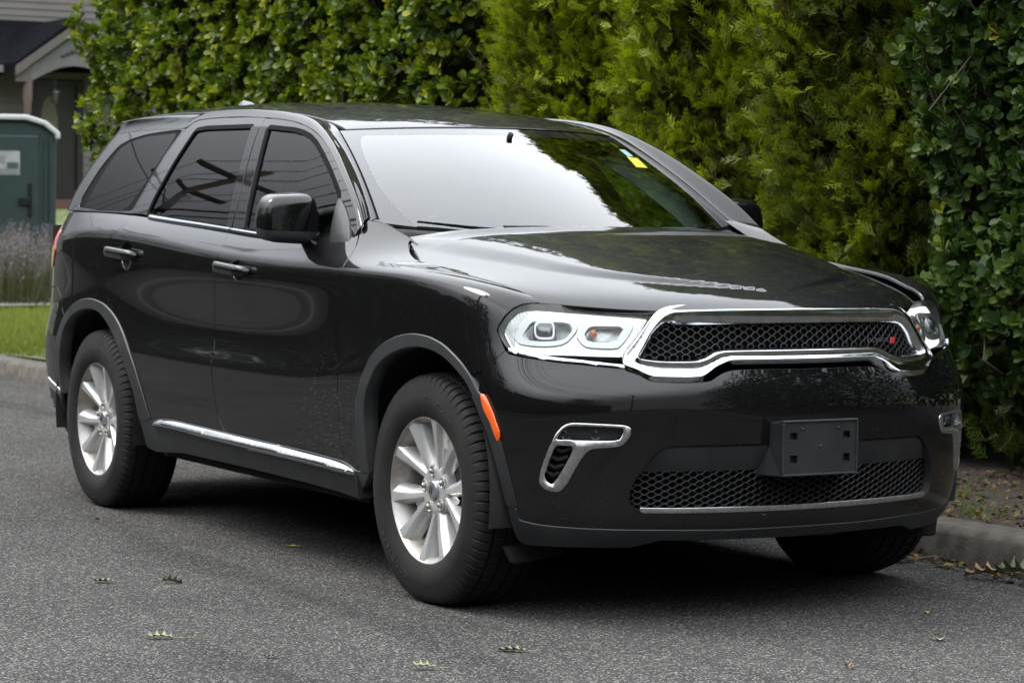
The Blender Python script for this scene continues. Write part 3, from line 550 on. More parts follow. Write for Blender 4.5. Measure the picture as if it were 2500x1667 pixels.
# headlamp outline split: outer end from the seam up to the hood corner
h = head; i_s = int(np.argmin(np.hypot(*(h-seam[0]).T))); i_t = int(np.argmin(np.hypot(*(h-shut[-1]).T)))
def walk(h, i, j): 
    r = [h[i]]; n = len(h)
    while i != j: i = (i+1) % n; r.append(h[i])
    return np.array(r)
wA = walk(h, i_s, i_t); wB = walk(h[::-1], len(h)-1-i_s, len(h)-1-i_t); hl_outer = wA if len(wA) < len(wB) else wB
gFd = cc([gFs, [sill_at(gFs[-1][0])]])
sf = sillTop[sillTop[:, 0] > gFs[-1][0]]; sf = sf[sf[:, 0] < archFo[0][0]]
fen_out = cc([gFd, sf, archFo[:kf+1], seam[::-1][1:], hl_outer[1:], shs[::-1], [[shs[0][0], .998], [4.30, .999], [4.20, .999], [gFs[0][0]-.002, .998]]])
fender = panel('fender', A, fen_out, M['paint'], car, gap=.002, res=.018)
# front bumper (one piece across the nose)
intake, fogO = t_('intake'), chaikin(t_('fogOut'), 2)
bt = cc([bumpTop[:-1], [[UC, bumpTop[-1][1]]]])
bb = cc([bumpBot[bumpBot[:, 0] < UC-.15], [[UC, bumpBot[-3][1]]]])
right = cc([chaikin(bt, 2, False)[::-1], seam[:1], seam[1:], archFo[kf+1:], chaikin(bb, 1, False)])
bump_out = cc([right, mirA(right[:-1])[::-1][:-1]])
ih = intake.copy(); ih[0][0] = ih[-1][0] = UC; ih[0][1] = ih[1][1]; ih[-1][1] = ih[-2][1]
ihs = chaikin(ih, 2, False); hole_in = cc([ihs, mirA(ihs)[::-1][1:-1]])
bumper = panel('front_bumper', A, bump_out, M['paint'], car, holes=[hole_in, fogO, mirA(fogO)], res=.022, gap=.0015, depth=.02, sides=(0,))[0]
# lower lip
lb = t_('lipBot'); lb[-1][0] = UC; lb[:, 1] = np.maximum(lb[:, 1], .004)
lr = cc([[archFo[-1]], bb[0:]*[1, 1]-[0, .004], lb[::-1]])
lip_out = cc([bb-[0, .004], mirA(bb[:-1]-[0, .004])[::-1], mirA(lb[:-1]), lb[::-1]])
panel('bumper_lip', A, lip_out, M['clad'], car, off=.004, gap=0, depth=.04, sides=(0,))
# arch cladding and sill
def ring(o, i): return cc([o, i[::-1]])
panel('wheel_arch_trim', A, ring(chaikin(archFo, 2, False), chaikin(archF_in, 2, False)), M['clad'], car, off=.007, gap=0, depth=.05, res=.02, step=.012, edge=.004)
panel('wheel_arch_trim', A, ring(chaikin(archRo, 2, False), chaikin(archR_in, 2, False)), M['clad'], car, off=.007, gap=0, depth=.05, res=.02, step=.012, edge=.004)
sb = t_('sillBot'); sb[:, 1] = np.maximum(sb[:, 1], .006)
sill = panel('sill_cladding', A, cc([sillTop-[0, .004], [archF_in[0]], sb[::-1][1:-1], [archR_in[-1]]]), M['clad'], car, off=.004, gap=0, depth=.03)
panel('chrome_sill_strip', A, chaikin(t_('chromeSill'), 1), M['chrome'], sill, off=.008, gap=0, depth=.014, crown=.020, edge=.002, res=.010)
# --- lamps, grille, bumper details
hl = panel('headlight', deeper(A, .055), offset2(chaikin(head, 1)[::-1] if area(head) < 0 else chaikin(head, 1), .004), M['lampgrey'], car, gap=0, depth=0, res=.03)
h_o = chaikin(head, 2); h_o = h_o[::-1] if area(h_o) < 0 else h_o
# bucket wall
def wall(name, loop, d0, d1, mat, parent, sides=(0, 1)):
    l = resample(loop, .012); P = A.pos(l); N_ = A.nor(l); a, b = P-N_*d0, P-N_*d1; n = len(l); V = cc([a, b]); F = [(i, (i+1) % n, n+(i+1) % n, n+i) for i in range(n)]; out = []
    for s_ in sides: out.append(mesh_obj(name, V if s_ == 0 else V*MIR, F, mat, parent[s_] if isinstance(parent, (list, tuple)) else parent))
    return out
wall('lamp_bucket', offset2(h_o, .003), .004, .055, M['lampgrey'], hl)
hexL, hexLi, hexR, hexRi, lensL = [chaikin(t_(k), 1) for k in ('hexL', 'hexLi', 'hexR', 'hexRi', 'lensL')]
fl = t_('flute')
drl_o = offset2(h_o, .016)
panel('light_guide', deeper(A, .026), drl_o, M['drl'], hl, holes=[hexL, hexR, chaikin(fl, 1)], gap=.001, depth=.02, res=.012, step=.008)
panel('hexagon_bezel', deeper(A, .014), hexL, M['lampsilver'], hl, holes=[hexLi], gap=0, depth=.012, res=.01, step=.007, edge=.003)
panel('hexagon_bezel', deeper(A, .014), hexR, M['lampsilver'], hl, holes=[hexRi], gap=0, depth=.012, res=.01, step=.007, edge=.003)
def bowl(loop, d):
    c = loop.mean(0); rr = np.hypot(*(loop-c).T).max()
    return Field(lambda q: A.pos(q)-A.nor(q)*(.018+d*np.clip(1-(np.hypot(q[:, 0]-c[0], (q[:, 1]-c[1])*1.7)/rr)**2, 0, 1))[:, None])
panel('reflector_bowl', bowl(hexLi, .03), hexLi, M['lampsilver'], hl, gap=0, depth=0, res=.008, step=.006)
panel('reflector_bowl', bowl(hexRi, .03), hexRi, M['lampsilver'], hl, gap=0, depth=0, res=.008, step=.006)
prj = panel('projector_lens', deeper(A, .012), lensL, M['lens'], hl, gap=0, depth=.03, res=.008, crown=.008)
panel('projector_ring', deeper(A, .013), offset2(lensL if area(lensL) > 0 else lensL[::-1], -.007), M['lampsilver'], hl, holes=[lensL], gap=0, depth=.02, res=.006, step=.006)
cR = hexRi.mean(0)
panel('turn_signal_bulb', deeper(A, .020), ell((cR[0]-.022, cR[1]), .014, .012), M['amber_bulb'], hl, gap=0, depth=.01, crown=.01, res=.006)
for k in range(9):      # ribs of the fluted outer end
    f0 = .08+.095*k; a_ = fl[0]*(1-f0)+fl[3]*f0 if k < 0 else None
l1 = resample(fl[:4], .012, False); l2 = resample(fl[3:8][::-1], .012, False); n_ = 10
l1 = np.stack([np.interp(np.linspace(0, 1, n_), np.linspace(0, 1, len(l1)), l1[:, j]) for j in (0, 1)], 1); l2 = np.stack([np.interp(np.linspace(0, 1, n_), np.linspace(0, 1, len(l2)), l2[:, j]) for j in (0, 1)], 1)
for i in range(n_-1): panel('reflector_rib', deeper(A, .024), np.array([l1[i], l1[i+1]*.85+l1[i]*.15, l2[i+1]*.85+l2[i]*.15, l2[i]]), M['lampsilver'], hl, gap=0, depth=.012, res=.02, crown=.003)
panel('lamp_cover', deeper(A, .002), h_o, M['clear'], hl, gap=.002, depth=0, res=.018)
hs = t_('headStripLow'); panel('lamp_chrome_strip', A, cc([hs, hs[::-1]+[0, .018]]), M['chrome'], car, off=.006, gap=0, depth=.02, crown=.004, res=.01)
# grille
gi, go = t_('grilleIn'), t_('grilleOut')
go[0] = [UC, go[1][1]]; gi[0][0] = gi[-1][0] = UC; go[-1][0] = UC
go[:, 1] = np.minimum(go[:, 1], .985)
gis, gos = chaikin(gi, 2, False), chaikin(go, 2, False)
GI = cc([gis, mirA(gis)[::-1][1:-1]]); GO = cc([gos, mirA(gos)[::-1][1:-1]])
grille = panel('grille', deeper(A, .065), offset2(GO if area(GO) > 0 else GO[::-1], .005), M['black'], car, gap=0, depth=0, res=.05, sides=(0,))[0]
panel('grille_surround', A, GO, M['chrome'], grille, holes=[GI], off=.017, gap=0, depth=.042, crown=-.010, res=.009, step=.007, edge=.003, sides=(0,))
def lattice(name, surf, poly, du, dv, w, parent, mat, u0, v0, knob=True, d=.010):
    mb = MB(); poly = np.asarray(poly); lo, hi = poly.min(0), poly.max(0)
    def P(q): q = np.atleast_2d(q); return surf.pos(q)[0], surf.nor(q)[0]
    segs = []; nd = []
    for j in range(int((lo[1]-v0)/dv)-2, int((hi[1]-v0)/dv)+3):
        for i in range(int((lo[0]-u0)/du)-2, int((hi[0]-u0)/du)+3):
            c = np.array([u0+(i+.5*(j % 2))*du, v0+j*dv]); nd.append(c)
            for sx in (-.5, .5): segs.append((c, c+[sx*du, dv]))
    mid = np.array([(a+b)/2 for a, b in segs]); ok = inside(mid, poly)
    for (a, b), o in zip(segs, ok):
        if not o: continue
        # zigzag bar: flat near the nodes, steep in the middle
        pts = [a, a+(b-a)*[.30, .12], a+(b-a)*[.70, .88], b]
        ps = [P(x) for x in pts]; V = []; F = []
        for k, (p, n) in enumerate(ps):
            tdir = ps[min(k+1, 3)][0]-ps[max(k-1, 0)][0]; tdir = tdir/np.linalg.norm(tdir); s = np.cross(n, tdir)
            for (x, y) in ((-1, 0), (-.5, 1), (.5, 1), (1, 0)): V.append(p+s*x*w/2+n*(y*.003)); 
            V.append(p+s*w/2-n*d); V.append(p-s*w/2-n*d)
        for k in range(3):
            for m_ in range(6): F.append((k*6+m_, (k+1)*6+m_, (k+1)*6+(m_+1) % 6, k*6+(m_+1) % 6))
        mb.add(V, F)
    if knob:
        nd = np.array(nd); nd = nd[inside(nd, poly)]
        for c in nd:
            p, n = P(c); a = np.cross(n, [0, 0, 1.]); a /= np.linalg.norm(a); b = np.cross(n, a); r = w*.62
            V = [p+n*.0045]+[p+(a*math.cos(t)+b*math.sin(t))*r+n*.001 for t in np.linspace(0, 2*PI, 7)[:-1]]
            mb.add(V, [(0, 1+k, 1+(k+1) % 6) for k in range(6)])
    return mb.build(name, mat, parent)
lattice('grille_mesh', deeper(A, .022), offset2(GI if area(GI) > 0 else GI[::-1], -.004), .0425, .0118, .0046, grille, M['mesh'], UC, .90)
bd = t_('badge'); bx, bz = (bd[0]+bd[1])/2, 0
def text_on(body, surf, q, h, mat, parent, name, off=.001, ext=.0012, wscale=1.0, flipx=False):
    cu = bpy.data.curves.new(name, 'FONT'); cu.body = body; cu.size = h; cu.extrude = ext; cu.align_x = 'CENTER'; cu.align_y = 'CENTER'; cu.resolution_u = 3
    tmp = bpy.data.objects.new('tmp', cu); COL.objects.link(tmp); dg = bpy.context.evaluated_depsgraph_get(); me = bpy.data.meshes.new_from_object(tmp.evaluated_get(dg)); bpy.data.objects.remove(tmp)
    co = np.array([v.co[:] for v in me.vertices]); F = [tuple(p.vertices) for p in me.polygons]
    qq = np.stack([q[0]+co[:, 0]*wscale, q[1]+co[:, 1]], 1); V = surf.pos(qq)+surf.nor(qq)*(co[:, 2]+off)[:, None]
    return mesh_obj(name, V, F, mat, parent, smooth=False)
GS = deeper(A, .012)
text_on('DODGE', GS, ((bd[0][0]+bd[1][0])/2+.004, (bd[0][1]+bd[1][1])/2), .019, M['badge'], grille, 'badge_lettering', wscale=1.75)
for k in range(2):
    u0 = bd[2][0]+.006+.016*k; v0 = bd[2][1]-.001; v1 = bd[3][1]+.002
    panel('badge_slash', GS, np.array([[u0, v0], [u0+.009, v0], [u0+.021, v1], [u0+.012, v1]]), M['red_badge'], grille, off=.001, gap=0, depth=.003, res=.01, sides=(0,))
# lower intake
low = t_('bandLow'); vb = low[:, 1].mean()
HI = hole_in if area(hole_in) > 0 else hole_in[::-1]
wall('intake_rim', offset2(HI, .001), -.002, .05, M['clad'], bumper, sides=(0,))
band_o = offset2(HI, .006); band_o = band_o.copy(); band_o[:, 1] = np.maximum(band_o[:, 1], vb+.002)
band_o = band_o[np.hypot(*(band_o-np.roll(band_o, 1, 0)).T) > 2e-4]
intake_ob = panel('lower_intake', deeper(A, .06), offset2(HI, .002), M['black'], car, gap=0, depth=0, res=.05, sides=(0,))[0]
def band_pos(q):
    t = np.clip((q[:, 1]-vb)/.09, 0, 1); return A.pos(q)-A.nor(q)*(.004+.020*(1-t)**1.5)[:, None]
panel('intake_band', Field(band_pos), band_o, M['clad'], intake_ob, gap=0, depth=.02, res=.014, sides=(0,))
mesh_o = offset2(HI, -.001).copy(); mesh_o[:, 1] = np.minimum(mesh_o[:, 1], vb+.004); mesh_o = mesh_o[np.hypot(*(mesh_o-np.roll(mesh_o, 1, 0)).T) > 2e-4]
lattice('intake_mesh', deeper(A, .026), mesh_o, .047, .0125, .0042, intake_ob, M['mesh'], UC, vb-.06, knob=False)
st = t_('strip'); sr = cc([[[UC, st[2][1]]], st[1::-1], st[:3:-1][:0], [st[6], st[5], st[4]], [[UC, st[3][1]]]])
panel('intake_chrome_strip', A, cc([sr, mirA(sr)[::-1][1:-1]]), M['satin'], intake_ob, off=.003, gap=0, depth=.02, res=.01, crown=.002, sides=(0,))
# fog lamps
fu, fw = chaikin(t_('fogUp'), 2), chaikin(t_('fogLow'), 2)
fog = panel('fog_lamp_bezel', A, fogO, M['satin'], car, holes=[fu, fw], off=.004, gap=.001, depth=.025, res=.008, step=.006, crown=.006, edge=.003)
panel('fog_lamp', deeper(A, .028), fu, M['interior_dark'], fog, gap=0, depth=0, res=.02)
fb = t_('fogBulbs')
for c in fb:
    fr_ = panel('fog_reflector', deeper(A, .026), ell(c, .021, .021), M['lampsilver'], fog, gap=0, depth=.0, res=.006, crown=-.012)
    panel('fog_bulb', deeper(A, .024), ell(c, .008, .008), M['lampgrey'], fog, gap=0, depth=.004, res=.004, crown=.012)
panel('fog_lens', deeper(A, .004), fu, M['clear'], fog, gap=0, depth=0, res=.02)
panel('vent_back', deeper(A, .04), fw, M['black'], fog, gap=0, depth=0, res=.03)
fv = np.array(fw); v_lo, v_hi = fv[:, 1].min(), fv[:, 1].max()
def at_v(v):
    x = []
    for a, b in zip(fv, np.roll(fv, -1, 0)):
        if (a[1]-v)*(b[1]-v) < 0: x.append(a[0]+(b[0]-a[0])*(v-a[1])/(b[1]-a[1]))
    return (min(x), max(x)) if len(x) > 1 else None
for k in range(4):
    v = v_lo+(v_hi-v_lo)*(.17+.21*k); r = at_v(v)
    if r:
        m_ = (r[0]+r[1])/2; panel('vent_fin', deeper(A, .016), np.array([[r[0], v+.012], [m_, v], [r[1], v+.012], [r[1], v+.019], [m_, v+.008], [r[0], v+.019]]), M['mesh'], fog, gap=0, depth=.012, res=.02)
# side marker, plate bracket
panel('side_marker', A, chaikin(t_('marker'), 1), M['amber'], car, off=.010, gap=0, depth=.012, crown=.004, res=.008, edge=.002)
bk = empty; br_ = MB()
xb, zb, hb, wb = A.pos([(UC, float(np.interp(.57, A.pos(np.stack([np.full(50, UC), np.linspace(0, 1, 50)], 1))[:, 2], np.linspace(0, 1, 50))))])[0][0], .565, .080, .138
x1 = xb+.062
def bracket_mesh():
    bm = bmesh.new(); V = []
    # body: tapered block growing out of the bumper
    f = [(x1, -wb, zb-hb), (x1, wb, zb-hb), (x1, wb, zb+hb), (x1, -wb, zb+hb)]; b = [(xb-.05, -wb-.035, zb-hb-.012), (xb-.05, wb+.035, zb-hb-.012), (xb-.05, wb+.012, zb+hb-.012), (xb-.05, -wb-.012, zb+hb-.012)]
    return f, b
f4, b4 = bracket_mesh(); mb = MB()
# front face with four square pockets: built from a grid of cells
ys = [-wb, -.116, -.088, .088, .116, wb]; zs = [zb-hb, zb-.048, zb-.022, zb+.026, zb+.049, zb+hb]
for i in range(5):
    for j in range(5):
        a = [(x1, ys[i], zs[j]), (x1, ys[i+1], zs[j]), (x1, ys[i+1], zs[j+1]), (x1, ys[i], zs[j+1])]
        if i in (1, 3) and j in (1, 3):
            d = .022; bq = [(x1-d, p[1], p[2]+(.006 if k < 2 else 0)) for k, p in enumerate(a)]
            mb.add(a+bq, [(0, 1, 5, 4), (1, 2, 6, 5), (2, 3, 7, 6), (3, 0, 4, 7), (4, 5, 6, 7)])
        else: mb.add(a, [(0, 1, 2, 3)])
rim_ = .010
mb2 = MB(); lip_w = .008
for (a, b) in (((x1-.012, -wb-lip_w, zb-hb-lip_w), (x1+.005, wb+lip_w, zb-hb)), ((x1-.012, -wb-lip_w, zb+hb), (x1+.005, wb+lip_w, zb+hb+lip_w)), ((x1-.012, -wb-lip_w, zb-hb), (x1+.005, -wb, zb+hb)), ((x1-.012, wb, zb-hb), (x1+.005, wb+lip_w, zb+hb))): mb2.box(a, b)
mb3 = MB(); ff = [(x1-.01, -wb-lip_w, zb-hb-lip_w), (x1-.01, wb+lip_w, zb-hb-lip_w), (x1-.01, wb+lip_w, zb+hb+lip_w), (x1-.01, -wb-lip_w, zb+hb+lip_w)]
mb3.add(ff+b4, [(1, 0, 4, 5), (2, 1, 5, 6), (3, 2, 6, 7), (0, 3, 7, 4)])
brk = mb3.build('plate_bracket', M['clad'], car, False); bevel(brk, .006)
mb.build('bracket_face', M['clad'], brk, False); bevel(mb2.build('bracket_rim', M['clad'], brk, False), .003)
for y_, z_ in ((-.109, zb+.038), (.095, zb+.038), (-.070, zb+.060), (.070, zb+.060), (0, zb+.004)):
    s_ = MB(); s_.lathe([(0, .0), (.001, .0055), (.004, .004), (.005, 0)], 'x', 10, (x1-.019 if abs(y_) > .09 else x1-.001, y_, z_)); s_.build('screw', M['nut'] if abs(y_) > .09 else M['clad'], brk)
# ------------------------------------------------------------------ greenhouse
gA, gTR, gB_, gC_ = [t_(k) for k in ('gapA', 'gapTopR', 'gapBs', 'gapCs')]
glF, glR, glQ, opQ, belt = [t_(k) for k in ('glassF', 'glassR', 'glassQ', 'openQ', 'beltTop')]
gAs = chaikin(gA, 2, False); belt_z = lambda x: float(np.interp(x, BLx, BLz))
bz_ = lambda x0, x1: np.array([[x, belt_z(x)-.004] for x in np.linspace(x0, x1, 10)])
xB = gB_[-1][0]
glFs, glRs, glQs, opQs = chaikin(resample(glF, .045), 2), chaikin(resample(glR, .045), 2), chaikin(resample(glQ, .06), 2), chaikin(resample(opQ, .06), 2)
# window frames of the doors
fF = cc([gAs, [[gAs[-1][0]-.02, 1.17]], bz_(-.80, xB), gB_[::-1][1:]])
panel('window_frame', S, fF, M['paint'], front_door, holes=[offset2(glFs if area(glFs) > 0 else glFs[::-1], -.004)], gap=.0042, res=.03, step=.014)
xC = gC_[-1][0]
fR = cc([gTR, gC_, bz_(xC-.0, xB), gB_[::-1]])
panel('window_frame', S, fR, M['paint'], rear_door, holes=[offset2(glRs if area(glRs) > 0 else glRs[::-1], -.004)], gap=.0042, res=.03, step=.014)
for nm, loop, par, mt in (('side_window', glFs, front_door, M['glass_f']), ('side_window', glRs, rear_door, M['glass_d'])):
    ccw = loop if area(loop) > 0 else loop[::-1]
    panel(nm, deeper(S, .006), offset2(ccw, -.003), mt, par, gap=0, depth=0, res=.05, step=.02)
    panel('window_seal', S, offset2(ccw, -.010), M['rubber_seal'], par, holes=[offset2(ccw, .006)], off=.002, gap=0, depth=.012, res=.02, step=.012)
for k, par in (('appF', front_door), ('appR', rear_door)): panel('pillar_trim', S, t_(k), M['piano'], par, off=.004, gap=.001, depth=.008, res=.03)
panel('mirror_sail', S, chaikin(t_('sail'), 1), M['clad'], front_door, off=.006, gap=0, depth=.01, res=.02, crown=.006)
# rear-door glass divider
mbv = np.array([[-2.455, 1.40], [-2.445, 1.40], [-2.415, 1.235], [-2.428, 1.235]])
# quarter: body above the belt, one black-edged pane
xE = -3.66
rail_z = lambda x: np.interp(x, [-3.85, -3.7, -3.4, -3.0, -2.66], [1.575, 1.600, 1.617, 1.622, 1.6185])
gCq = cc([gTR[-2:], gC_])
q_top = np.array([[x, rail_z(x)] for x in np.linspace(xE, gTR[-1][0]-.01, 16)])
xr_edge = lambda z: -(4.09-1.7*max(0, z-1.30)**2)+.04
q_rear = np.array([[xr_edge(z), z] for z in np.linspace(1.262, 1.592, 8)])
fQ = cc([gTR[-1:], gC_, [[xC, belt_z(xC)-.004]], np.array([[x, belt_z(x)-.006] for x in np.linspace(xC-.06, -4.0, 14)]), q_rear, q_top[1:]])
panel('quarter_frame', S, fQ, M['paint'], quarter, holes=[opQs], gap=.001, res=.03, step=.016)
oq = opQs if area(opQs) > 0 else opQs[::-1]
panel('quarter_seal', deeper(S, .004), offset2(oq, -.002), M['rubber_seal'], quarter, holes=[glQs], gap=0, depth=.006, res=.03, step=.014)
panel('quarter_window', deeper(S, .004), glQs, M['glass_d'], quarter, gap=0, depth=0, res=.05, step=.02)
# chrome belt line
bb_ = t_('beltBot'); xs0 = A.pos(bb_)
def belt_strip(x0, x1, par):
    xs = np.linspace(x0, x1, 14); u = np.array([np.interp(x, PLAN[:, 0][:16], AU[:16]) for x in xs])
    vb_ = np.interp(u, bb_[:, 0], bb_[:, 1]); lo = np.stack([u, vb_], 1); Lo = A.pos(lo)+A.nor(lo)*.002; x3 = Lo[:, 0]
    hi = np.stack([x3, np.interp(x3, np.sort(belt[:, 0]), belt[np.argsort(belt[:, 0]), 1])], 1); Hi = S.pos(hi)+S.nor(hi)*.004
    strip('belt_trim', Lo, Hi, M['dull_chrome'], par, bulge=.010, normal=(0, -1, .3))
belt_strip(-2.50, xB-.006, rear_door); belt_strip(xB+.006, -.90, front_door)
# roof side rails running down into the windshield pillars
NP = 90
po_f = resample(gAs[::-1], .02, False); po_r = resample(gTR[:-1], .02, False)
rear_pts = np.array([[x, rail_z(x)] for x in np.linspace(-2.70, xE, 40)])
po = chaikin(cc([po_f, po_r[1:], rear_pts]), 1, False)
ac = np.concatenate([[0], np.cumsum(np.hypot(*np.diff(po, axis=0).T))]); s_ = np.linspace(0, ac[-1], NP); po = np.stack([np.interp(s_, ac, po[:, k]) for k in (0, 1)], 1)
Po = S.pos(po)+S.nor(po)*.001; Tup = S.pos(po+[0, .004])-S.pos(po); Tup /= np.linalg.norm(Tup, axis=1)[:, None]
Tal = np.gradient(Po, axis=0); Tal /= np.linalg.norm(Tal, axis=1)[:, None]; Nn_ = S.nor(po); Tac = np.cross(Nn_, Tal); Tac *= np.sign(np.sum(Tac*np.array([0, 1, .4]), 1))[:, None]
corner_x = -1.44
kc = int(np.argmin(np.abs(po[:, 0]-corner_x)+(po[:, 1] < 1.5)))
Pi = np.zeros((NP, 3)); Ti = np.zeros((NP, 3))
acf = ac[-1]*np.linspace(0, 1, NP)
for i in range(NP):
    if i <= kc:
        s = acf[i]/acf[kc]; q = np.array([[s, -1.012]]); Pi[i] = Wd.pos(q)[0]+Wd.nor(q)[0]*.004; d = Wd.pos(q+[0, -.01])[0]-Wd.pos(q)[0]
    else:
        f = (i-kc)/(NP-1-kc); x = -1.302+( -3.50+1.302)*f; y = -.594; q = np.array([[x, y]]); Pi[i] = R.pos(q)[0]; d = R.pos(q+[0, -.01])[0]-R.pos(q)[0]
    Ti[i] = d/np.linalg.norm(d)
w_ = np.exp(-.5*(np.linspace(-2, 2, 7))**2); w_ /= w_.sum()
for arr in (Ti,):
    for k in range(3): arr[:, k] = np.convolve(np.pad(arr[:, k], 3, mode='edge'), w_, 'valid')
for k in range(3):
    sm_ = np.convolve(np.pad(Pi[:, k], 3, mode='edge'), w_, 'valid'); Pi[kc-4:kc+5, k] = sm_[kc-4:kc+5]
L_ = np.linalg.norm(Pi-Po, axis=1)[:, None]; B1 = Po+Tac*L_*.42; B2 = Pi+Ti*L_*.42
def rail_pos(q):
    q = np.atleast_2d(q); i = np.clip(q[:, 0], 0, NP-1.001); k = np.floor(i).astype(int); f = (i-k)[:, None]; t = (q[:, 1]/.2)[:, None]
    P = []
    for k_, in ((k,), (k+1,)): P.append((1-t)**3*Po[k_]+3*(1-t)**2*t*B1[k_]+3*(1-t)*t*t*B2[k_]+t**3*Pi[k_])
    return P[0]*(1-f)+P[1]*f
def loft_rail():
    nt_ = 13; V = []; Nv = []
    grid = np.stack([np.stack([rail_pos([[i, .2*t]])[0] for t in np.linspace(0, 1, nt_)]) for i in range(NP)])
    du = np.gradient(grid, axis=0); dv = np.gradient(grid, axis=1); n = np.cross(dv, du); n /= np.linalg.norm(n, axis=2)[:, :, None]+1e-9
    n *= np.sign((n*np.array([.2, -.6, .8])).sum(2))[:, :, None]
    # rolled edges
    e0 = grid[:, :1]-n[:, :1]*.014; e1 = grid[:, -1:]-n[:, -1:]*.018
    G = np.concatenate([e0, grid, e1], 1); N_ = np.concatenate([n[:, :1], n, n[:, -1:]], 1); m = nt_+2
    V = G.reshape(-1, 3); N_ = N_.reshape(-1, 3); F = [(i*m+k, i*m+k+1, (i+1)*m+k+1, (i+1)*m+k) for i in range(NP-1) for k in range(m-1)]
    p = V[list(F[m*20+5])]; fn = np.cross(p[1]-p[0], p[2]-p[0])
    if (fn*N_[F[m*20+5][0]]).sum() < 0: F = [f[::-1] for f in F]
    for sd_ in (0, 1): mesh_obj('roof_rail', V if sd_ == 0 else V*MIR, F if sd_ == 0 else [f[::-1] for f in F], M['paint'], car, N_ if sd_ == 0 else N_*MIR)
loft_rail()
# roof skin and its two drip mouldings
fr_y = np.linspace(-.582, .582, 30)
roof_out = cc([np.stack([-1.158-.142*(fr_y/.606)**2, fr_y], 1), np.stack([np.linspace(-1.32, -3.50, 30)[1:], np.full(29, .582)], 1), np.stack([np.full(20, -3.50)-.12*(1-(np.linspace(.582, -.582, 20)/.582)**2), np.linspace(.582, -.582, 20)], 1)[1:], np.stack([np.linspace(-3.50, -1.32, 30)[1:], np.full(29, -.582)], 1)])
panel('roof', R, roof_out, M['paint'], car, res=.035, step=.025, gap=.001, depth=.02, sides=(0,))
mo = np.stack([np.linspace(-1.30, -3.50, 50), np.full(50, -.594)], 1); mi_ = mo.copy(); mi_[:, 1] = -.5825
strip('roof_moulding', deeper(R, .006).pos(mo), deeper(R, .006).pos(mi_), M['rubber_seal'], car, bulge=.003, normal=(0, 0, 1))
# tail: rear face above the belt and the spoiler lip closing the roof
tz = np.linspace(1.262, 1.592, 9); tt_ = np.linspace(-1, 1, 15); V = []; F = []
for z in tz:
    xq = xr_edge(z); yq = side_y(xq, z)
    for t in tt_: V.append((xq-.06*(1-t*t), t*yq, z))
for i in range(8):
    for j in range(14): F.append((i*15+j, i*15+j+1, (i+1)*15+j+1, (i+1)*15+j))
mesh_obj('rear_window', V, F, M['piano'], car)
V = []; F = []; xk = xr_edge(1.592); yk = side_y(xk, 1.592); ye = side_y(-3.73, 1.597); NT = 41; NV = 7
for t in np.linspace(-1, 1, NT):
    up_ = np.array([-3.495-.12*(1-t*t), .597*t, 0]); up_[2] = R.pos([(up_[0], up_[1])])[0][2]
    a_ = abs(t); sg = 1 if t >= 0 else -1
    if a_ < .55: lo_ = np.array([xk-.06*(1-(a_/.55)**2), t/.55*yk, 1.592])
    else:
        f = (a_-.55)/.45; xx = xk+(-3.655-xk)*f; zz = 1.592+.004*f; lo_ = np.array([xx, sg*side_y(xx, zz), zz])
    md = (up_+lo_)/2+np.array([-.05*(1-.5*a_), 0, .030+.006*a_])
    for k in range(NV): w = k/(NV-1); V.append((1-w)**2*up_+2*w*(1-w)*md+w*w*lo_)
for i in range(NT-1):
    for k in range(NV-1): F.append((i*NV+k, (i+1)*NV+k, (i+1)*NV+k+1, i*NV+k+1))
mesh_obj('roof_spoiler', V, F, M['paint'], car)
# dark backing behind the window frames
bk_o = cc([gAs[::3], [[-.84, 1.19]], bz_(-.90, -3.9), [[-3.85, 1.40], [-3.70, 1.575]], q_top[2:][::1], gTR[::-1]])
panel('pillar_backing', deeper(S, .028), bk_o, M['black'], car, holes=[offset2(l if area(l) > 0 else l[::-1], -.012) for l in (glFs, glRs)]+[offset2(glQs if area(glQs) > 0 else glQs[::-1], -.004)], gap=0, depth=0, res=.06, step=.03)
# windshield: clear pane inside a fired black border
ws_o = cc([np.stack([np.full(30, -.02), np.linspace(-1, 1, 30)], 1), np.stack([np.linspace(0, 1, 20)[1:], np.full(19, 1.)], 1), np.stack([np.full(30, 1.), np.linspace(1, -1, 30)], 1)[1:], np.stack([np.linspace(1, 0, 20)[1:], np.full(19, -1.)], 1)])
cl = t_('clearL'); cl = cl[1:]; cR_ = t_('clearR')
left = chaikin(cl, 2, False); clear_o = cc([[[.920, 0]], left, [[-.016, -.855], [-.016, .855]], (left*[1, -1])[::-1]])
wso = panel('windshield', Wd, clear_o, M['ws'], car, gap=0, depth=0, res=.04, step=.02, sides=(0,))[0]
panel('windshield_border', Wd, ws_o, M['frit'], wso, holes=[clear_o], gap=0, depth=0, res=.04, step=.02, sides=(0,))
panel('windshield_seal', Wd, offset2(ws_o if area(ws_o) > 0 else ws_o[::-1], -.014), M['rubber_seal'], wso, holes=[offset2(ws_o if area(ws_o) > 0 else ws_o[::-1], .003)], off=-.003, gap=0, depth=.0, res=.05, step=.02, sides=(0,))
for k, mt in (('stickY', 'sticker_y'), ('stickB', 'sticker_b')):
    sq = t_(k)+[0, .03 if 0 else .0]; o_ = panel('windshield_sticker', deeper(Wd, -.0015), sq, M[mt], wso, gap=0, depth=0, res=.03, sides=(0,))[0]; o_['label'] = 'yellow rectangular sticker' if k == 'stickY' else 'pale blue sticker'
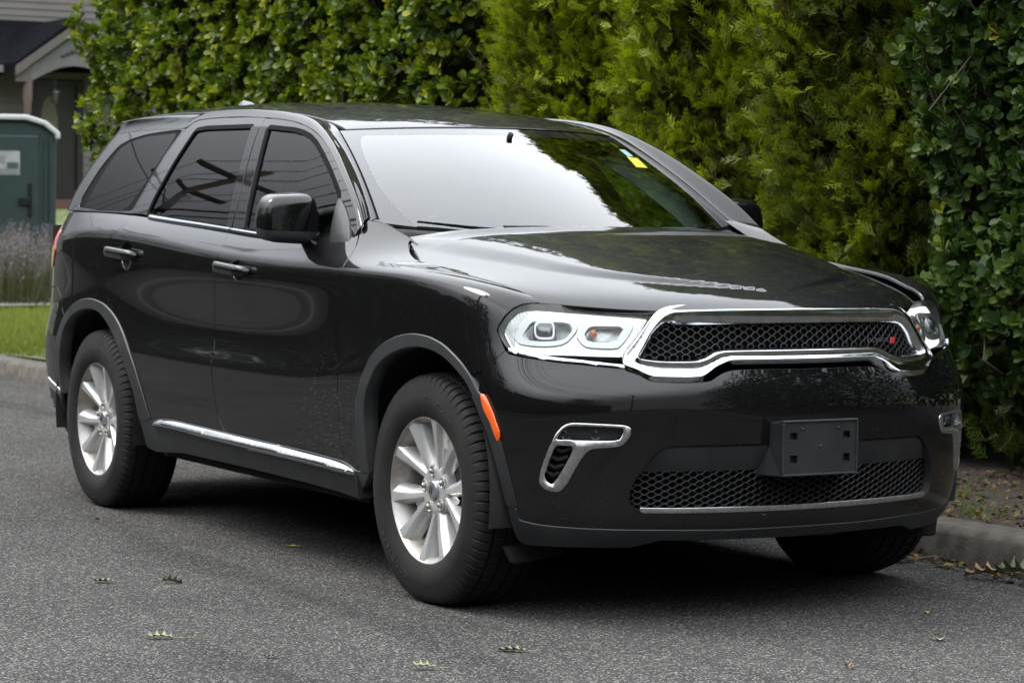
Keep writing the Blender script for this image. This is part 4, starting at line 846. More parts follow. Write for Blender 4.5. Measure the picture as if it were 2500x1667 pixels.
# cowl, wipers, washer nozzles
_uu = np.linspace(4.165, 4.47, 14); _o3 = A.pos(np.stack([_uu, np.full(14, .999)], 1)); _tt = np.linspace(0, 1, 14)[:, None]
_i3 = np.array([-.705, -.742, 1.262])*(1-_tt)+np.array([-.50, -.728, 1.196])*_tt+np.array([.03, .0, -.012])*np.sin(_tt*PI)
strip('fender_inner_edge', _o3, _i3, M['paint'], fender, bulge=.004, normal=(0, 0, 1))
cw = MB(); cy = np.linspace(-.72, .72, 24)
for a, b in zip(cy[:-1], cy[1:]):
    g = lambda y: ((-.36-.27*(y/.74)**2*.9, y, 1.196+.02*(y/.74)**2), (-.50-.27*(y/.74)**2, y, 1.212+.04*(y/.74)**2), (-.50-.27*(y/.74)**2, y, 1.10), (-.36-.25*(y/.74)**2, y, 1.10))
    cw.add(list(g(a))+list(g(b)), [(0, 4, 5, 1), (1, 5, 6, 2), (3, 7, 4, 0)])
cw.build('cowl_panel', M['interior_dark'], car)
def wiper(y0, y1, yb):
    pts = [Wd.pos([(s, y/.74)])[0]+Wd.nor([(s, y/.74)])[0]*.012 for y, s in ((y0, .002), ((y0*2+y1)/3, -.004), ((y0+2*y1)/3, -.006), (y1, -.006))]
    w1 = MB(); w1.tube(pts, [.004, .007, .007, .004], 6); wo = w1.build('wiper_blade', M['rubber_seal'], car)
    m_ = (Vector(pts[1])+Vector(pts[2]))/2; base = Vector((-.43-.1*yb*yb, yb, 1.205))
    w2 = MB(); w2.tube([base, base*.4+m_*.6+Vector((.0, 0, .016)), m_+Vector((0, 0, .012))], [.013, .010, .006], 6); w2.build('wiper_arm', M['interior_dark'], wo)
wiper(-.63, -.08, .04); wiper(-.02, .60, .62)
for y in (-.269, .269):
    hz = Hnet.pos([(.29, y)])[0]; w = MB(); w.add([(hz[0]-.020, y-.012, hz[2]-.002), (hz[0]+.018, y-.010, hz[2]-.004), (hz[0]+.018, y+.010, hz[2]-.004), (hz[0]-.020, y+.012, hz[2]-.002), (hz[0]-.017, y-.009, hz[2]+.013), (hz[0]+.006, y-.006, hz[2]+.010), (hz[0]+.006, y+.006, hz[2]+.010), (hz[0]-.017, y+.009, hz[2]+.013)], [(0, 1, 5, 4), (1, 2, 6, 5), (2, 3, 7, 6), (3, 0, 4, 7), (4, 5, 6, 7)])
    bevel(w.build('washer_nozzle', M['clad'], car, False), .003)
# hood with a raised centre
dm = t_('dome'); dm_r = dm[1:9]; yd_raw = lambda u: np.interp(u, [0, .17, .52, .77, .87, .95, 1.0, 1.04, 1.07], [.80, .712, .632, .560, .50, .40, .26, .10, .0])
_u = np.linspace(-.2, 1.3, 400); _y = np.convolve(np.pad(yd_raw(np.clip(_u, 0, 1.075)), 20, mode='edge'), _k, 'valid'); yd = lambda u: np.interp(u, _u, _y)
def hood_pos(q):
    P = Hnet.pos(q); w = yd(np.clip(q[:, 0], 0, 1.07)); d = w-np.abs(q[:, 1]); d2 = np.where(q[:, 0] > .8, np.minimum(d, (1.07-q[:, 0])*.5), d)
    s = np.clip((d2+.03)/.10, 0, 1); s = s*s*(3-2*s); fade = np.clip((q[:, 0]+.02)/.25, 0.25, 1)
    P[:, 2] += .013*s*fade; return P
HD = Field(hood_pos)
hood_out = np.array([[.0, -.80]]+[[0, v] for v in np.linspace(-.78, .78, 24)]+[[0, .80]]+[[u, .80] for u in np.linspace(.05, 1.15, 24)]+[[1.2, .80]]+[[1.2, v] for v in np.linspace(.78, -.78, 30)]+[[1.2, -.80]]+[[u, -.80] for u in np.linspace(1.15, .05, 24)])
panel('hood', HD, hood_out, M['paint'], car, res=.013, step=.012, gap=.004, depth=.03, sides=(0,), edge=.002)
# roof antenna fin
an = MB(); zr = R.pos([(-3.45, 0)])[0][2]
prof = [(-3.62, .012), (-3.60, .050), (-3.56, .056), (-3.48, .040), (-3.40, .014), (-3.36, .0)]
for (xa, ha), (xb_, hb_) in zip(prof[:-1], prof[1:]):
    wa, wb_ = .030, .030; za, zb_ = R.pos([(xa, 0)])[0][2]-.004, R.pos([(xb_, 0)])[0][2]-.004
    an.add([(xa, -wa, za), (xa, -.010, za+ha), (xa, .010, za+ha), (xa, wa, za), (xb_, -wb_, zb_), (xb_, -.008, zb_+hb_), (xb_, .008, zb_+hb_), (xb_, wb_, zb_)], [(0, 1, 5, 4), (1, 2, 6, 5), (2, 3, 7, 6)])
an.build('roof_antenna', M['paint'], car)
# door handles in their cups
def handles(hq, cup, door):
    c = np.array(cup).mean(0)
    def cpos(q):
        r2 = ((q[:, 0]-c[0])/.062)**2+((q[:, 1]-c[1])/.036)**2
        return A.pos(q)-A.nor(q)*(.002+.013*np.clip(1-r2, 0, 1)**.8)[:, None]
    panel('handle_cup', Field(cpos), cup, M['piano'], door, gap=0, depth=0, res=.010)
    a, b = hq[0], hq[1]; n = 16; V = []; F = []
    for i in range(n):
        t = i/(n-1); q = (a*(1-t)+b*t)[None]; p = A.pos(q)[0]; nn = A.nor(q)[0]; up = np.array([0, 0, 1.])-nn*nn[2]; up /= np.linalg.norm(up)
        hgt = .022*min(1, .45+4.5*min(t, 1-t)); out = .010+.026*min(1, 5*min(t+.06, 1-t)); thick = .016
        for k in range(10):
            th = 2*PI*k/10; cx, cyy = math.cos(th), math.sin(th); sx = math.copysign(abs(cx)**.6, cx); sy = math.copysign(abs(cyy)**.6, cyy)
            V.append(p+nn*(out+sx*thick)+up*sy*hgt)
    for i in range(n-1):
        for k in range(10): F.append((i*10+k, i*10+(k+1) % 10, (i+1)*10+(k+1) % 10, (i+1)*10+k))
    F += [tuple(range(10))[::-1], tuple((n-1)*10+k for k in range(10))]; V = np.array(V)
    for s_ in (0, 1): mesh_obj('door_handle', V if s_ == 0 else V*MIR, F if s_ == 0 else [f[::-1] for f in F], M['paint'], door[s_])
handles(hF, cupF, front_door); handles(hR, cupR, rear_door)
# mirrors
def sellip(name, c, r, e, mat, parent, shape=None, n=(20, 28), zr_=(-1, 1)):
    V = []; F = []; a, b = n
    for i in range(a+1):
        v = math.asin(zr_[0]+(zr_[1]-zr_[0])*i/a) if 0 else (-PI/2+PI*i/a)
        for j in range(b):
            u = 2*PI*j/b; cp = lambda x, k: math.copysign(abs(x)**k, x)
            p = np.array([cp(math.cos(v), e[0])*cp(math.cos(u), e[1]), cp(math.cos(v), e[0])*cp(math.sin(u), e[1]), cp(math.sin(v), e[0])])
            if shape: p = shape(p)
            V.append(np.array(c)+p*np.array(r))
    for i in range(a):
        for j in range(b): F.append((i*b+j, i*b+(j+1) % b, (i+1)*b+(j+1) % b, (i+1)*b+j))
    return np.array(V), F
mc = np.array((-.985, -.968, 1.262))
def mshape(p):
    x, y, z = p; k = 1-.16*max(0, z)*1.0; f = 1.0 if x < 0 else 1-.10*abs(y)
    return np.array([x*(.45 if x < 0 else 1.0)*f, (y*k), z*(1+.06*y)+(-.10*x if x > 0 else 0)])
Vm, Fm = sellip('m', mc, (.085, .112, .088), (.42, .38), None, None, mshape)
zc = mc[2]-.030
def split(V, F, up):
    r = []
    for f in F:
        z = np.mean([V[i][2] for i in f])
        if (z > zc) == up: r.append(f)
    return r
for s_ in (0, 1):
    mk = lambda V: V if s_ == 0 else V*MIR
    rv = lambda F: F if s_ == 0 else [f[::-1] for f in F]
    side_m = mesh_obj('side_mirror', mk((Vm-mc)*[.985, .99, .99]+mc-[0, 0, .003]), rv(Fm), M['clad'], car)
    mesh_obj('mirror_cap', mk(Vm), rv(split(Vm, Fm, True)), M['paint'], side_m)
    b = MB(); b.add([(-.945, -.90, 1.165), (-.945, -.90, 1.205), (-1.03, -.90, 1.165), (-1.03, -.90, 1.205), (-.80, -.83, 1.148), (-.82, -.835, 1.222), (-.98, -.86, 1.148), (-.98, -.86, 1.205)], [(0, 4, 5, 1), (1, 5, 7, 3), (3, 7, 6, 2), (2, 6, 4, 0), (0, 1, 3, 2), (4, 6, 7, 5)])
    o_ = mesh_obj('mirror_arm', mk(np.array(b.V)), rv(b.F), M['clad'], side_m, smooth=False); bevel(o_, .012, 3)
    g = MB(); th = np.linspace(0, 2*PI, 29)[:-1]; pts = [(mc[0]-.041, mc[1]+.088*math.copysign(abs(math.cos(t))**.5, math.cos(t)), mc[2]+.066*math.copysign(abs(math.sin(t))**.5, math.sin(t))) for t in th]; g.add(pts, [tuple(range(28))])
    mesh_obj('mirror_glass', mk(np.array(g.V)), rv(g.F), M['chrome'], side_m)
# ------------------------------------------------------------------ wheels (built at the origin, outer face towards -y)
def wheel(loc, rot, label=None):
    w = bpy.data.objects.new('wheel', None); COL.objects.link(w); w.parent = car; w.location = Vector(loc)-car.location; w.rotation_euler = (0, 0, rot); return w
def tyre_mesh():
    RT, HW_ = .388, .130
    prof = [(-.100, .236, 0), (-.118, .243, 0), (-.128, .262, 0), (-.1345, .290, 0), (-.1330, .318, 0), (-.1315, .321, 0), (-.1315, .326, 0), (-.1300, .330, 0), (-.1270, .345, 2), (-.1190, .364, 1), (-.1120, .375, 1), (-.098, .3815, 1), (-.079, .3845, 1), (-.077, .374, 0), (-.069, .374, 0), (-.067, .3855, 3), (-.030, .3865, 3), (-.028, .376, 0), (-.020, .376, 0), (-.018, .3868, 4)]
    prof = prof+[(-h, r, {3: 5, 4: 6}.get(k, k)) for h, r, k in prof[::-1]]
    n = 576; V = []; F = []; P = len(prof)
    for k in range(n):
        t = 2*PI*k/n; c, s = math.cos(t), math.sin(t)
        for (h, r, kind) in prof:
            ph = k % 8
            if kind == 1 and ph == 0: r -= .0085
            if kind == 2 and k % 16 == 0: r -= .003
            if kind in (3, 5) and (k+4) % 8 == 0: r -= .006
            if kind in (4, 6) and (k+2) % 16 == 0: r -= .006
            z = r*s
            if z < -.352: z = -.352-(abs(z)-.352)*.62          # flattened where it carries the car
            V.append((r*c, h, z))
    for k in range(n):
        for i in range(P-1): F.append((k*P+i, k*P+i+1, ((k+1) % n)*P+i+1, ((k+1) % n)*P+i))
    me = bpy.data.meshes.new('tyre'); me.from_pydata(V, [], F); me.update(); me.materials.append(M['tyre']); me.polygons.foreach_set('use_smooth', np.ones(len(F), bool)); me.set_sharp_from_angle(angle=math.radians(40)); return me
def rim_meshes():
    b = MB()   # barrel with outer lip
    b.lathe([(-.104, .2365), (-.1135, .2445), (-.1165, .2440), (-.1165, .2395), (-.108, .2320), (-.100, .2265), (-.050, .2150), (.010, .2050), (.100, .2080), (.110, .236)], 'y', 96)
    barrel = b
    s = MB()
    YF = -.103
    for k in range(5):
        for sg in (-1, 1):
            ctr = math.radians(63+72*k); a_out = ctr+sg*math.radians(18.2); a_in = ctr+sg*math.radians(12)
            rows = []
            for t, r, wh, yo, dp in ((0, .050, .0120, .022, .03), (.15, .080, .0115, .020, .040), (.5, .140, .0135, .008, .048), (.85, .200, .0190, -.003, .050), (1.0, .2265, .0240, -.008, .046), (1.06, .2360, .0265, -.010, .030)):
                a = a_in+(a_out-a_in)*min(1, t*1.05); cx, cz = math.cos(a), math.sin(a); tx, tz = -cz, cx; c = (r*cx, r*cz); y = YF+yo
                rid = -sg*.35*wh           # raised edge sits towards the inside of each pair
                rows.append([(c[0]+tx*o, y+dy, c[1]+tz*o) for o, dy in (((-wh-.014, dp), (-wh-.010, .020), (-wh, .0015), (-wh*.92, .0), (.35*wh, .0), (wh*.45, .0005), (wh+.006, .013), (wh+.010, .022), (wh+.015, dp)) if sg > 0 else ((-wh-.015, dp), (-wh-.010, .022), (-wh-.006, .013), (-wh*.45, .0005), (-.35*wh, 0), (wh*.92, 0), (wh, .0015), (wh+.010, .020), (wh+.014, dp)))])
            m_ = len(rows[0]); V = [p for r_ in rows for p in r_]; F = [(i*m_+j, (i+1)*m_+j, (i+1)*m_+j+1, i*m_+j+1) for i in range(len(rows)-1) for j in range(m_-1)]
            s.add(V, F)
        # web joining the pair near the hub, lug boss
        a = math.radians(63+72*k)
        rows = []
        for r, hw_ in ((.045, .30), (.090, .24), (.128, .15), (.150, .05)):
            rows.append([(r*math.cos(a+d), YF+.026+(.006 if abs(d) < .01 else 0), r*math.sin(a+d)) for d in (-hw_, 0, hw_)])
        V = [p for r_ in rows for p in r_]; s.add(V, [(i*3+j, (i+1)*3+j, (i+1)*3+j+1, i*3+j+1) for i in range(3) for j in range(2)])
    hub = MB(); hub.lathe([(-.040, .095), (-.078, .088), (-.084, .074), (-.0855, .060), (-.083, .042), (-.083, .0)], 'y', 60)
    for k in range(5):
        a = math.radians(27+72*k); hub.lathe([(-.0835, .0195), (-.0865, .0190), (-.0870, .0165), (-.078, .0150), (-.074, .0)], 'y', 20, (.0635*math.cos(a), 0, .0635*math.sin(a)))
    nut = MB(); nut.lathe([(-.074, .0108), (-.088, .0104), (-.0935, .0085), (-.0965, .004), (-.097, 0)], 'y', 8)
    cap = MB(); cap.lathe([(-.083, .0315), (-.0905, .031), (-.0930, .028), (-.0945, .018), (-.095, 0)], 'y', 40)
    lg = MB()
    for k, dx in enumerate((-.0085, .0035)): lg.add([(dx-.006, -.0956, -.019+.010*(1-k)), (dx+.001, -.0956, -.012+.004*k), (dx+.006, -.0956, .019-.008*k), (dx-.001, -.0956, .012+.002*k)], [(0, 1, 2, 3)])
    disc = MB(); disc.lathe([(-.02, .165), (-.045, .165), (-.045, .09), (-.060, .085), (-.060, 0)], 'y', 48)
    cal = MB(); cal.lathe([(-.066, .120), (-.066, .185), (.0, .185)], 'y', 14, (0, 0, 0), 0, math.radians(-35), math.radians(35))
    return barrel, s, hub, nut, cap, lg, disc, cal
WB = rim_meshes(); TM = tyre_mesh()
def mk_mesh(mb, nm, mat, ang=30):
    me = bpy.data.meshes.new(nm); me.from_pydata(mb.V, [], mb.F); me.update(); me.materials.append(mat); me.polygons.foreach_set('use_smooth', np.ones(len(mb.F), bool)); me.set_sharp_from_angle(angle=math.radians(ang)); return me
RM = [mk_mesh(WB[0], 'rim', M['rimdirt']), mk_mesh(WB[1], 'spoke_set', M['rim'], 24), mk_mesh(WB[2], 'hub', M['rim']), mk_mesh(WB[3], 'lug_nut', M['nut'], 25), mk_mesh(WB[4], 'centre_cap', M['capgrey']), mk_mesh(WB[5], 'cap_emblem', M['black']), mk_mesh(WB[6], 'brake_disc', M['disc']), mk_mesh(WB[7], 'brake_caliper', M['disc'])]
def sub(name, me, parent, loc=(0, 0, 0), rot=(0, 0, 0)):
    o = bpy.data.objects.new(name, me); COL.objects.link(o); o.parent = parent; o.location = loc; o.rotation_euler = rot; return o
def arc_text(body, r, h, a_mid, dirn, y):
    cu = bpy.data.curves.new('tx', 'FONT'); cu.body = body; cu.size = h; cu.extrude = .0006; cu.align_x = 'CENTER'; cu.align_y = 'CENTER'; cu.resolution_u = 2; cu.space_character = 1.25
    tmp = bpy.data.objects.new('tmp', cu); COL.objects.link(tmp); dg = bpy.context.evaluated_depsgraph_get(); me = bpy.data.meshes.new_from_object(tmp.evaluated_get(dg)); bpy.data.objects.remove(tmp)
    V = []
    for v in me.vertices:
        rr = r+v.co.y*dirn; a = a_mid-v.co.x*1.35/r*dirn; V.append((rr*math.cos(a), y-v.co.z-(.0007), rr*math.sin(a)))
    m2 = bpy.data.meshes.new('sidewall_lettering'); m2.from_pydata(V, [], [tuple(p.vertices) for p in me.polygons]); m2.materials.append(M['tyre_text']); return m2
M['tyre_text'] = principled('tyre_lettering', (.030,.030,.031), .42)
TXT = [arc_text('GOODYEAR', .3045, .026, math.radians(232), 1, -.1338), arc_text('WRANGLER', .3045, .024, math.radians(70), 1, -.1338)]
STEER = 0.025
for (x, y, rz, spin) in ((0, -.795, STEER, 0), (-3.043, -.795, 0, .11), (0, .795, PI+STEER, .4), (-3.043, .795, PI, .7)):
    w = wheel((x, y, .3755), rz)
    for nm, me in (('tyre', TM),):
        o = sub(nm, me, w, rot=(0, spin, 0))
    if y < 0:
        for k in range(2): sub('sidewall_lettering', TXT[k], w, rot=(0, spin+(.0 if k == 0 else 0), 0))
    for nm, me in zip(('rim', 'spokes', 'hub', None, 'centre_cap', 'cap_emblem', 'brake_disc', 'brake_caliper'), RM):
        if nm: sub(nm, me, w, rot=(0, 0 if 'brake' in nm else spin, 0))
    for k in range(5):
        a = math.radians(27+72*k)-spin; sub('lug_nut', RM[3], w, (.0635*math.cos(a), 0, .0635*math.sin(a)))
# wheel wells, floor pan, deflectors
for x in (0, -3.043):
    for sg in (-1, 1):
        wl = MB(); wl.lathe([(-.21, .47), (.21, .47)], 'y', 24, (x, sg*.72, .40), 0, math.radians(-12), math.radians(192)); wl.lathe([(.21*-sg, .47), (.21*-sg, .0)], 'y', 24, (x, sg*.72, .40), 0, math.radians(-12), math.radians(192)); wl.build('wheel_liner', M['liner'], car)
fp = MB(); fp.box((-3.95, -.60, .27), (.60, .60, .36)); fp.box((-2.45, -.84, .27), (-.55, .84, .36)); fp.box((-3.9, -.5, .36), (.55, .5, .75)); fp.tube([(-3.043, -.66, .36), (-3.043, .66, .36)], .06, 8); fp.tube([(0, -.66, .33), (0, .66, .33)], .05, 8); fp.build('floor_pan', M['black'], car, False)
for sg in (-1, 1):
    d = MB(); d.add([(.42, sg*.86, .24), (.30, sg*.60, .24), (.44, sg*.84, .185), (.34, sg*.60, .19), (.46, sg*.86, .24), (.34, sg*.60, .24), (.475, sg*.84, .185), (.375, sg*.60, .19)], [(0, 1, 3, 2), (4, 6, 7, 5), (0, 2, 6, 4), (1, 5, 7, 3), (2, 3, 7, 6)])
    bevel(d.build('air_deflector', M['black'], car, False), .01)
# interior
it = MB()
dash_y = np.linspace(-.74, .74, 20)
for a, b in zip(dash_y[:-1], dash_y[1:]):
    g = lambda y: ((-.52-.24*(y/.74)**2, y, 1.185+.03*(y/.74)**2), (-.85, y, 1.17), (-1.02, y, 1.11+.02*math.exp(-((y-.38)/.25)**2)), (-1.05, y, .75))
    it.add(list(g(a))+list(g(b)), [(0, 1, 5, 4), (1, 2, 6, 5), (2, 3, 7, 6)])
it.build('dashboard', M['interior'], car)
sw = MB(); sc_ = Vector((-1.22, .38, 1.02)); ax = Vector((-.9, 0, .42)).normalized(); a1 = Vector((0, 1, 0)); a2 = ax.cross(a1)
sw.tube([sc_+(a1*math.cos(t)+a2*math.sin(t))*.185 for t in np.linspace(0, 2*PI, 33)], .014, 8, cap=False); sw.tube([sc_-a1*.18, sc_+a1*.18], .022, 8); sw.tube([sc_, sc_-ax*.3], .04, 8); sw.build('steering_wheel', M['interior_dark'], car)
for x, rows_ in ((-1.75, (-.38, .38)), (-2.62, (-.40, .40))):
    for y in rows_:
        st_ = MB(); st_.add([(x+.42, y-.25, .62), (x+.42, y+.25, .62), (x-.12, y+.25, .60), (x-.12, y-.25, .60), (x+.40, y-.25, .76), (x+.40, y+.25, .76), (x-.10, y+.25, .72), (x-.10, y-.25, .72)], [(0, 1, 5, 4), (1, 2, 6, 5), (2, 3, 7, 6), (3, 0, 4, 7), (4, 5, 6, 7)])
        st_.add([(x-.02, y-.24, .72), (x-.02, y+.24, .72), (x-.16, y+.24, .72), (x-.16, y-.24, .72), (x-.22, y-.20, 1.28), (x-.22, y+.20, 1.28), (x-.32, y+.20, 1.26), (x-.32, y-.20, 1.26)], [(0, 1, 5, 4), (1, 2, 6, 5), (2, 3, 7, 6), (3, 0, 4, 7), (4, 5, 6, 7)])
        st_.box((x-.33, y-.13, 1.30), (x-.23, y+.13, 1.48)); bevel(st_.build('seat', M['interior'], car, False), .035, 3)
rm = MB(); rm.box((-1.135, -.12, 1.475), (-1.10, .12, 1.545)); rm.tube([(-1.10, 0, 1.54), (-1.06, 0, 1.585)], .012); bevel(rm.build('inner_mirror', M['interior_dark'], car, False), .012)
hlq = np.array([[-1.25,-.55],[-3.9,-.55],[-3.9,.55],[-1.25,.55]]); panel('headliner', deeper(R, .04), hlq, M['headliner'], car, gap=0, depth=0, res=.12, sides=(0,))
cf = MB(); cf.box((-3.9, -.80, .36), (-.6, .80, .40)); cf.box((-3.95, -.80, .4), (-3.92, .80, 1.2)); cf.build('cabin_floor', M['interior_dark'], car, False)
# inside trim behind the windshield pillars and the door linings
tq = np.linspace(0, 1, 12); strip('pillar_lining', deeper(Wd, .03).pos(np.stack([tq, np.full(12, -.99)], 1)), deeper(Wd, .10).pos(np.stack([tq, np.full(12, -.90)], 1)), M['headliner'], car, bulge=.005)
dl = np.array([[-.75, 1.19], [-2.45, 1.24], [-2.45, .7], [-.75, .7]])
for sg in (-1, 1):
    d = MB(); d.add([(-.75, sg*.80, 1.165), (-2.45, sg*.80, 1.225), (-2.45, sg*.82, .55), (-.75, sg*.82, .55)], [(0, 1, 2, 3)]); d.build('door_lining', M['interior'], car)
    bp = MB(); pts_ = [(-1.72, sg*.78, 1.16), (-1.85, sg*.56, 1.60)]; bp.tube(pts_, [.055, .05], 8); bp.build('pillar_lining', M['interior_dark'], car)
# ------------------------------------------------------------------ ground, road, kerb, verge
def heights(x, y): return .012*np.sin(x*1.7+y)*np.cos(y*2.3)+.008*np.sin(x*5.1)*np.sin(y*4.3+1)
def sheet(name, x0, x1, y0, y1, z, mat, nx=2, ny=2, f=None):
    X, Y = np.meshgrid(np.linspace(x0, x1, nx), np.linspace(y0, y1, ny), indexing='ij'); Z = np.full(X.shape, z)+(f(X, Y) if f else 0)
    V = np.stack([X.ravel(), Y.ravel(), np.broadcast_to(Z, X.shape).ravel()], 1); F = [(i*ny+j, (i+1)*ny+j, (i+1)*ny+j+1, i*ny+j+1) for i in range(nx-1) for j in range(ny-1)]
    return struct(mesh_obj(name, V, F, mat))
def asphalt():
    m = principled('asphalt', (.05,.05,.05), .9, 0, .0); N, L, b = nodes(m); t = N.new('ShaderNodeTexCoord')
    v = N.new('ShaderNodeTexVoronoi'); v.inputs['Scale'].default_value = 175; L.new(t.outputs['Object'], v.inputs['Vector'])
    v2 = N.new('ShaderNodeTexVoronoi'); v2.inputs['Scale'].default_value = 320; L.new(t.outputs['Object'], v2.inputs['Vector'])
    bw = N.new('ShaderNodeSeparateColor'); L.new(v.outputs['Color'], bw.inputs[0]); bw2 = N.new('ShaderNodeSeparateColor'); L.new(v2.outputs['Color'], bw2.inputs[0])
    r = N.new('ShaderNodeValToRGB'); e = r.color_ramp.elements; e[0].position = 0; e[0].color = (.0155,.015,.015,1); e[1].position = .97; e[1].color = (.25,.232,.205,1)
    for p, c in ((.42, (.028,.028,.029,1)), (.72, (.045,.045,.045,1)), (.86, (.085,.083,.077,1))): q = e.new(p); q.color = c
    L.new(bw.outputs[0], r.inputs['Fac'])
    r2 = N.new('ShaderNodeValToRGB'); e = r2.color_ramp.elements; e[0].color = (.018,.018,.019,1); e[1].color = (.13,.126,.118,1); e[1].position = .95; q = e.new(.6); q.color = (.036,.036,.037,1); L.new(bw2.outputs[0], r2.inputs['Fac'])
    mx = N.new('ShaderNodeMixRGB'); mx.inputs['Fac'].default_value = .45; L.new(r.outputs[0], mx.inputs[1]); L.new(r2.outputs[0], mx.inputs[2])
    n = N.new('ShaderNodeTexNoise'); n.inputs['Scale'].default_value = .9; n.inputs['Detail'].default_value = 6; L.new(t.outputs['Object'], n.inputs['Vector'])
    mr = N.new('ShaderNodeMapRange'); mr.inputs['From Min'].default_value = .3; mr.inputs['From Max'].default_value = .7; mr.inputs['To Min'].default_value = .96; mr.inputs['To Max'].default_value = 1.24; L.new(n.outputs['Fac'], mr.inputs['Value'])
    # old tar seam and faint long stains along the traffic direction
    w = N.new('ShaderNodeTexNoise'); w.inputs['Scale'].default_value = 1; mp = N.new('ShaderNodeMapping'); mp.inputs['Scale'].default_value = (.25,2.4,1); mp.inputs['Rotation'].default_value = (0,0,.5); L.new(t.outputs['Object'], mp.inputs[0]); L.new(mp.outputs[0], w.inputs['Vector']); w.inputs['Detail'].default_value = 5
    m2 = N.new('ShaderNodeMapRange'); m2.inputs['From Min'].default_value = .54; m2.inputs['From Max'].default_value = .62; m2.inputs['To Min'].default_value = 1.0; m2.inputs['To Max'].default_value = .80; L.new(w.outputs['Fac'], m2.inputs['Value'])
    mm = N.new('ShaderNodeMath'); mm.operation = 'MULTIPLY'; L.new(mr.outputs[0], mm.inputs[0]); L.new(m2.outputs[0], mm.inputs[1])
    hs_ = N.new('ShaderNodeVectorMath'); hs_.operation = 'SCALE'; L.new(mx.outputs[0], hs_.inputs[0]); L.new(mm.outputs[0], hs_.inputs['Scale']); L.new(hs_.outputs[0], b.inputs['Base Color'])
    bp = N.new('ShaderNodeBump'); bp.inputs['Strength'].default_value = .55; bp.inputs['Distance'].default_value = .004; L.new(v.outputs['Distance'], bp.inputs['Height']); L.new(bp.outputs[0], b.inputs['Normal'])
    return m
M['asphalt'] = asphalt()
M['kerb'] = add_noise(principled('kerb_concrete', (.2,.19,.17), .9), 14, (.026,.022,.018), (.078,.066,.053), .3, .7, bump=.5, bscale=90, bdist=.004)  # tone lowered so the kerb colour carries shade from overhanging trees
M['path'] = add_noise(principled('path_concrete', (.3,.3,.29), .9), 3, (.13,.13,.125), (.18,.175,.17))
M['soil'] = add_noise(principled('bare_soil', (.05,.035,.022), .95), 16, (.004,.0022,.0013), (.016,.0092,.0052), .3, .7, 8, bump=.8, bscale=60, bdist=.012)  # soil darkened in colour to stand in for tree shade
M['lawn'] = add_noise(principled('lawn_ground', (.06,.08,.02), .95), 9, (.035,.05,.012), (.08,.10,.028))
sheet('ground', -400, 400, -400, 400, -.06, M['lawn'])
sheet('road', -90, 60, -6.8, 1.32, 0, M['asphalt'])
for nm, y0, y1 in (('kerb', 1.31, 1.50), ('kerb', -6.96, -6.79)):
    x = np.arange(-90, 60.1, .6); prof = [(y0, -.05), (y0+.012, .105), (y0+.03, .128), (y0+.05, .136), (y1, .140), (y1, -.05)] if y0 > 0 else [(y1, -.05), (y1-.012, .105), (y1-.03, .128), (y1-.05, .136), (y0, .14), (y0, -.05)]
    V = []; F = []; P = len(prof)
    for i, xx in enumerate(x):
        w = .006*math.sin(xx*1.3)+.004*math.sin(xx*4.1)
        for (yy, zz) in prof: V.append((xx, yy+w, zz+(.4*w if zz > 0 else 0)))
    for i in range(len(x)-1):
        for k in range(P-1): F.append((i*P+k, i*P+k+1, (i+1)*P+k+1, (i+1)*P+k))
    o = struct(mesh_obj(nm, V, F, M['kerb'])); 
sheet('verge_soil', -7.6, 14, 1.49, 8, .128, M['soil'], 260, 80, heights)
sheet('lawn', -60, -7.58, 1.49, 30, .118, M['lawn'], 120, 60, lambda x, y: .05*np.sin(x*.5)*np.sin(y*.7)+np.clip((-26-x)/8, 0, 1)**1.5*1.0)
sheet('far_verge', -90, 60, -40, -6.95, .12, M['soil'])
pa = np.array([[-19.0,3.2],[-17.9,4.9],[-21.5,9.5],[-23.5,9.5],[-20.9,4.9],[-20.5,3.2]])
struct(mesh_obj('path', [(x, y, .175) for x, y in [(-18.9,1.5),(-20.6,1.5),(-22.8,12),(-20.9,12)]], [(0,3,2,1)], M['path']))
# ------------------------------------------------------------------ foliage tools
def leaf_material(name, ramp, rough=.38, transl=.35, spec=.5):
    m = bpy.data.materials.new(name); m.use_nodes = True; N, L, b = nodes(m); at = N.new('ShaderNodeAttribute'); at.attribute_name = 'tint'
    r = N.new('ShaderNodeValToRGB'); e = r.color_ramp.elements
    e[0].position = ramp[0][0]; e[0].color = (*ramp[0][1], 1); e[1].position = ramp[-1][0]; e[1].color = (*ramp[-1][1], 1)
    for p, c in ramp[1:-1]: q = e.new(p); q.color = (*c, 1)
    L.new(at.outputs['Fac'], r.inputs['Fac']); L.new(r.outputs[0], b.inputs['Base Color']); b.inputs['Roughness'].default_value = rough; b.inputs['Specular IOR Level'].default_value = spec
    tr = N.new('ShaderNodeBsdfTranslucent'); mx = N.new('ShaderNodeMixShader'); mx.inputs[0].default_value = transl
    ml = N.new('ShaderNodeMixRGB'); ml.blend_type = 'MULTIPLY'; ml.inputs[0].default_value = 1; ml.inputs[2].default_value = (1.0,1.1,.45,1); L.new(r.outputs[0], ml.inputs[1]); L.new(ml.outputs[0], tr.inputs[0])
    L.new(b.outputs[0], mx.inputs[1]); L.new(tr.outputs[0], mx.inputs[2]); L.new(mx.outputs[0], N['Material Output'].inputs[0]); return m
OBO = (np.array([(0,0,0),(-.16,.30,.03),(0,.32,-.02),(.16,.30,.03),(-.28,.66,.05),(0,.68,-.02),(.28,.66,.05),(-.20,.90,.03),(0,1.0,-.03),(.20,.90,.03)]), [(0,2,1),(0,3,2),(1,2,5,4),(2,3,6,5),(4,5,8,7),(5,6,9,8)])
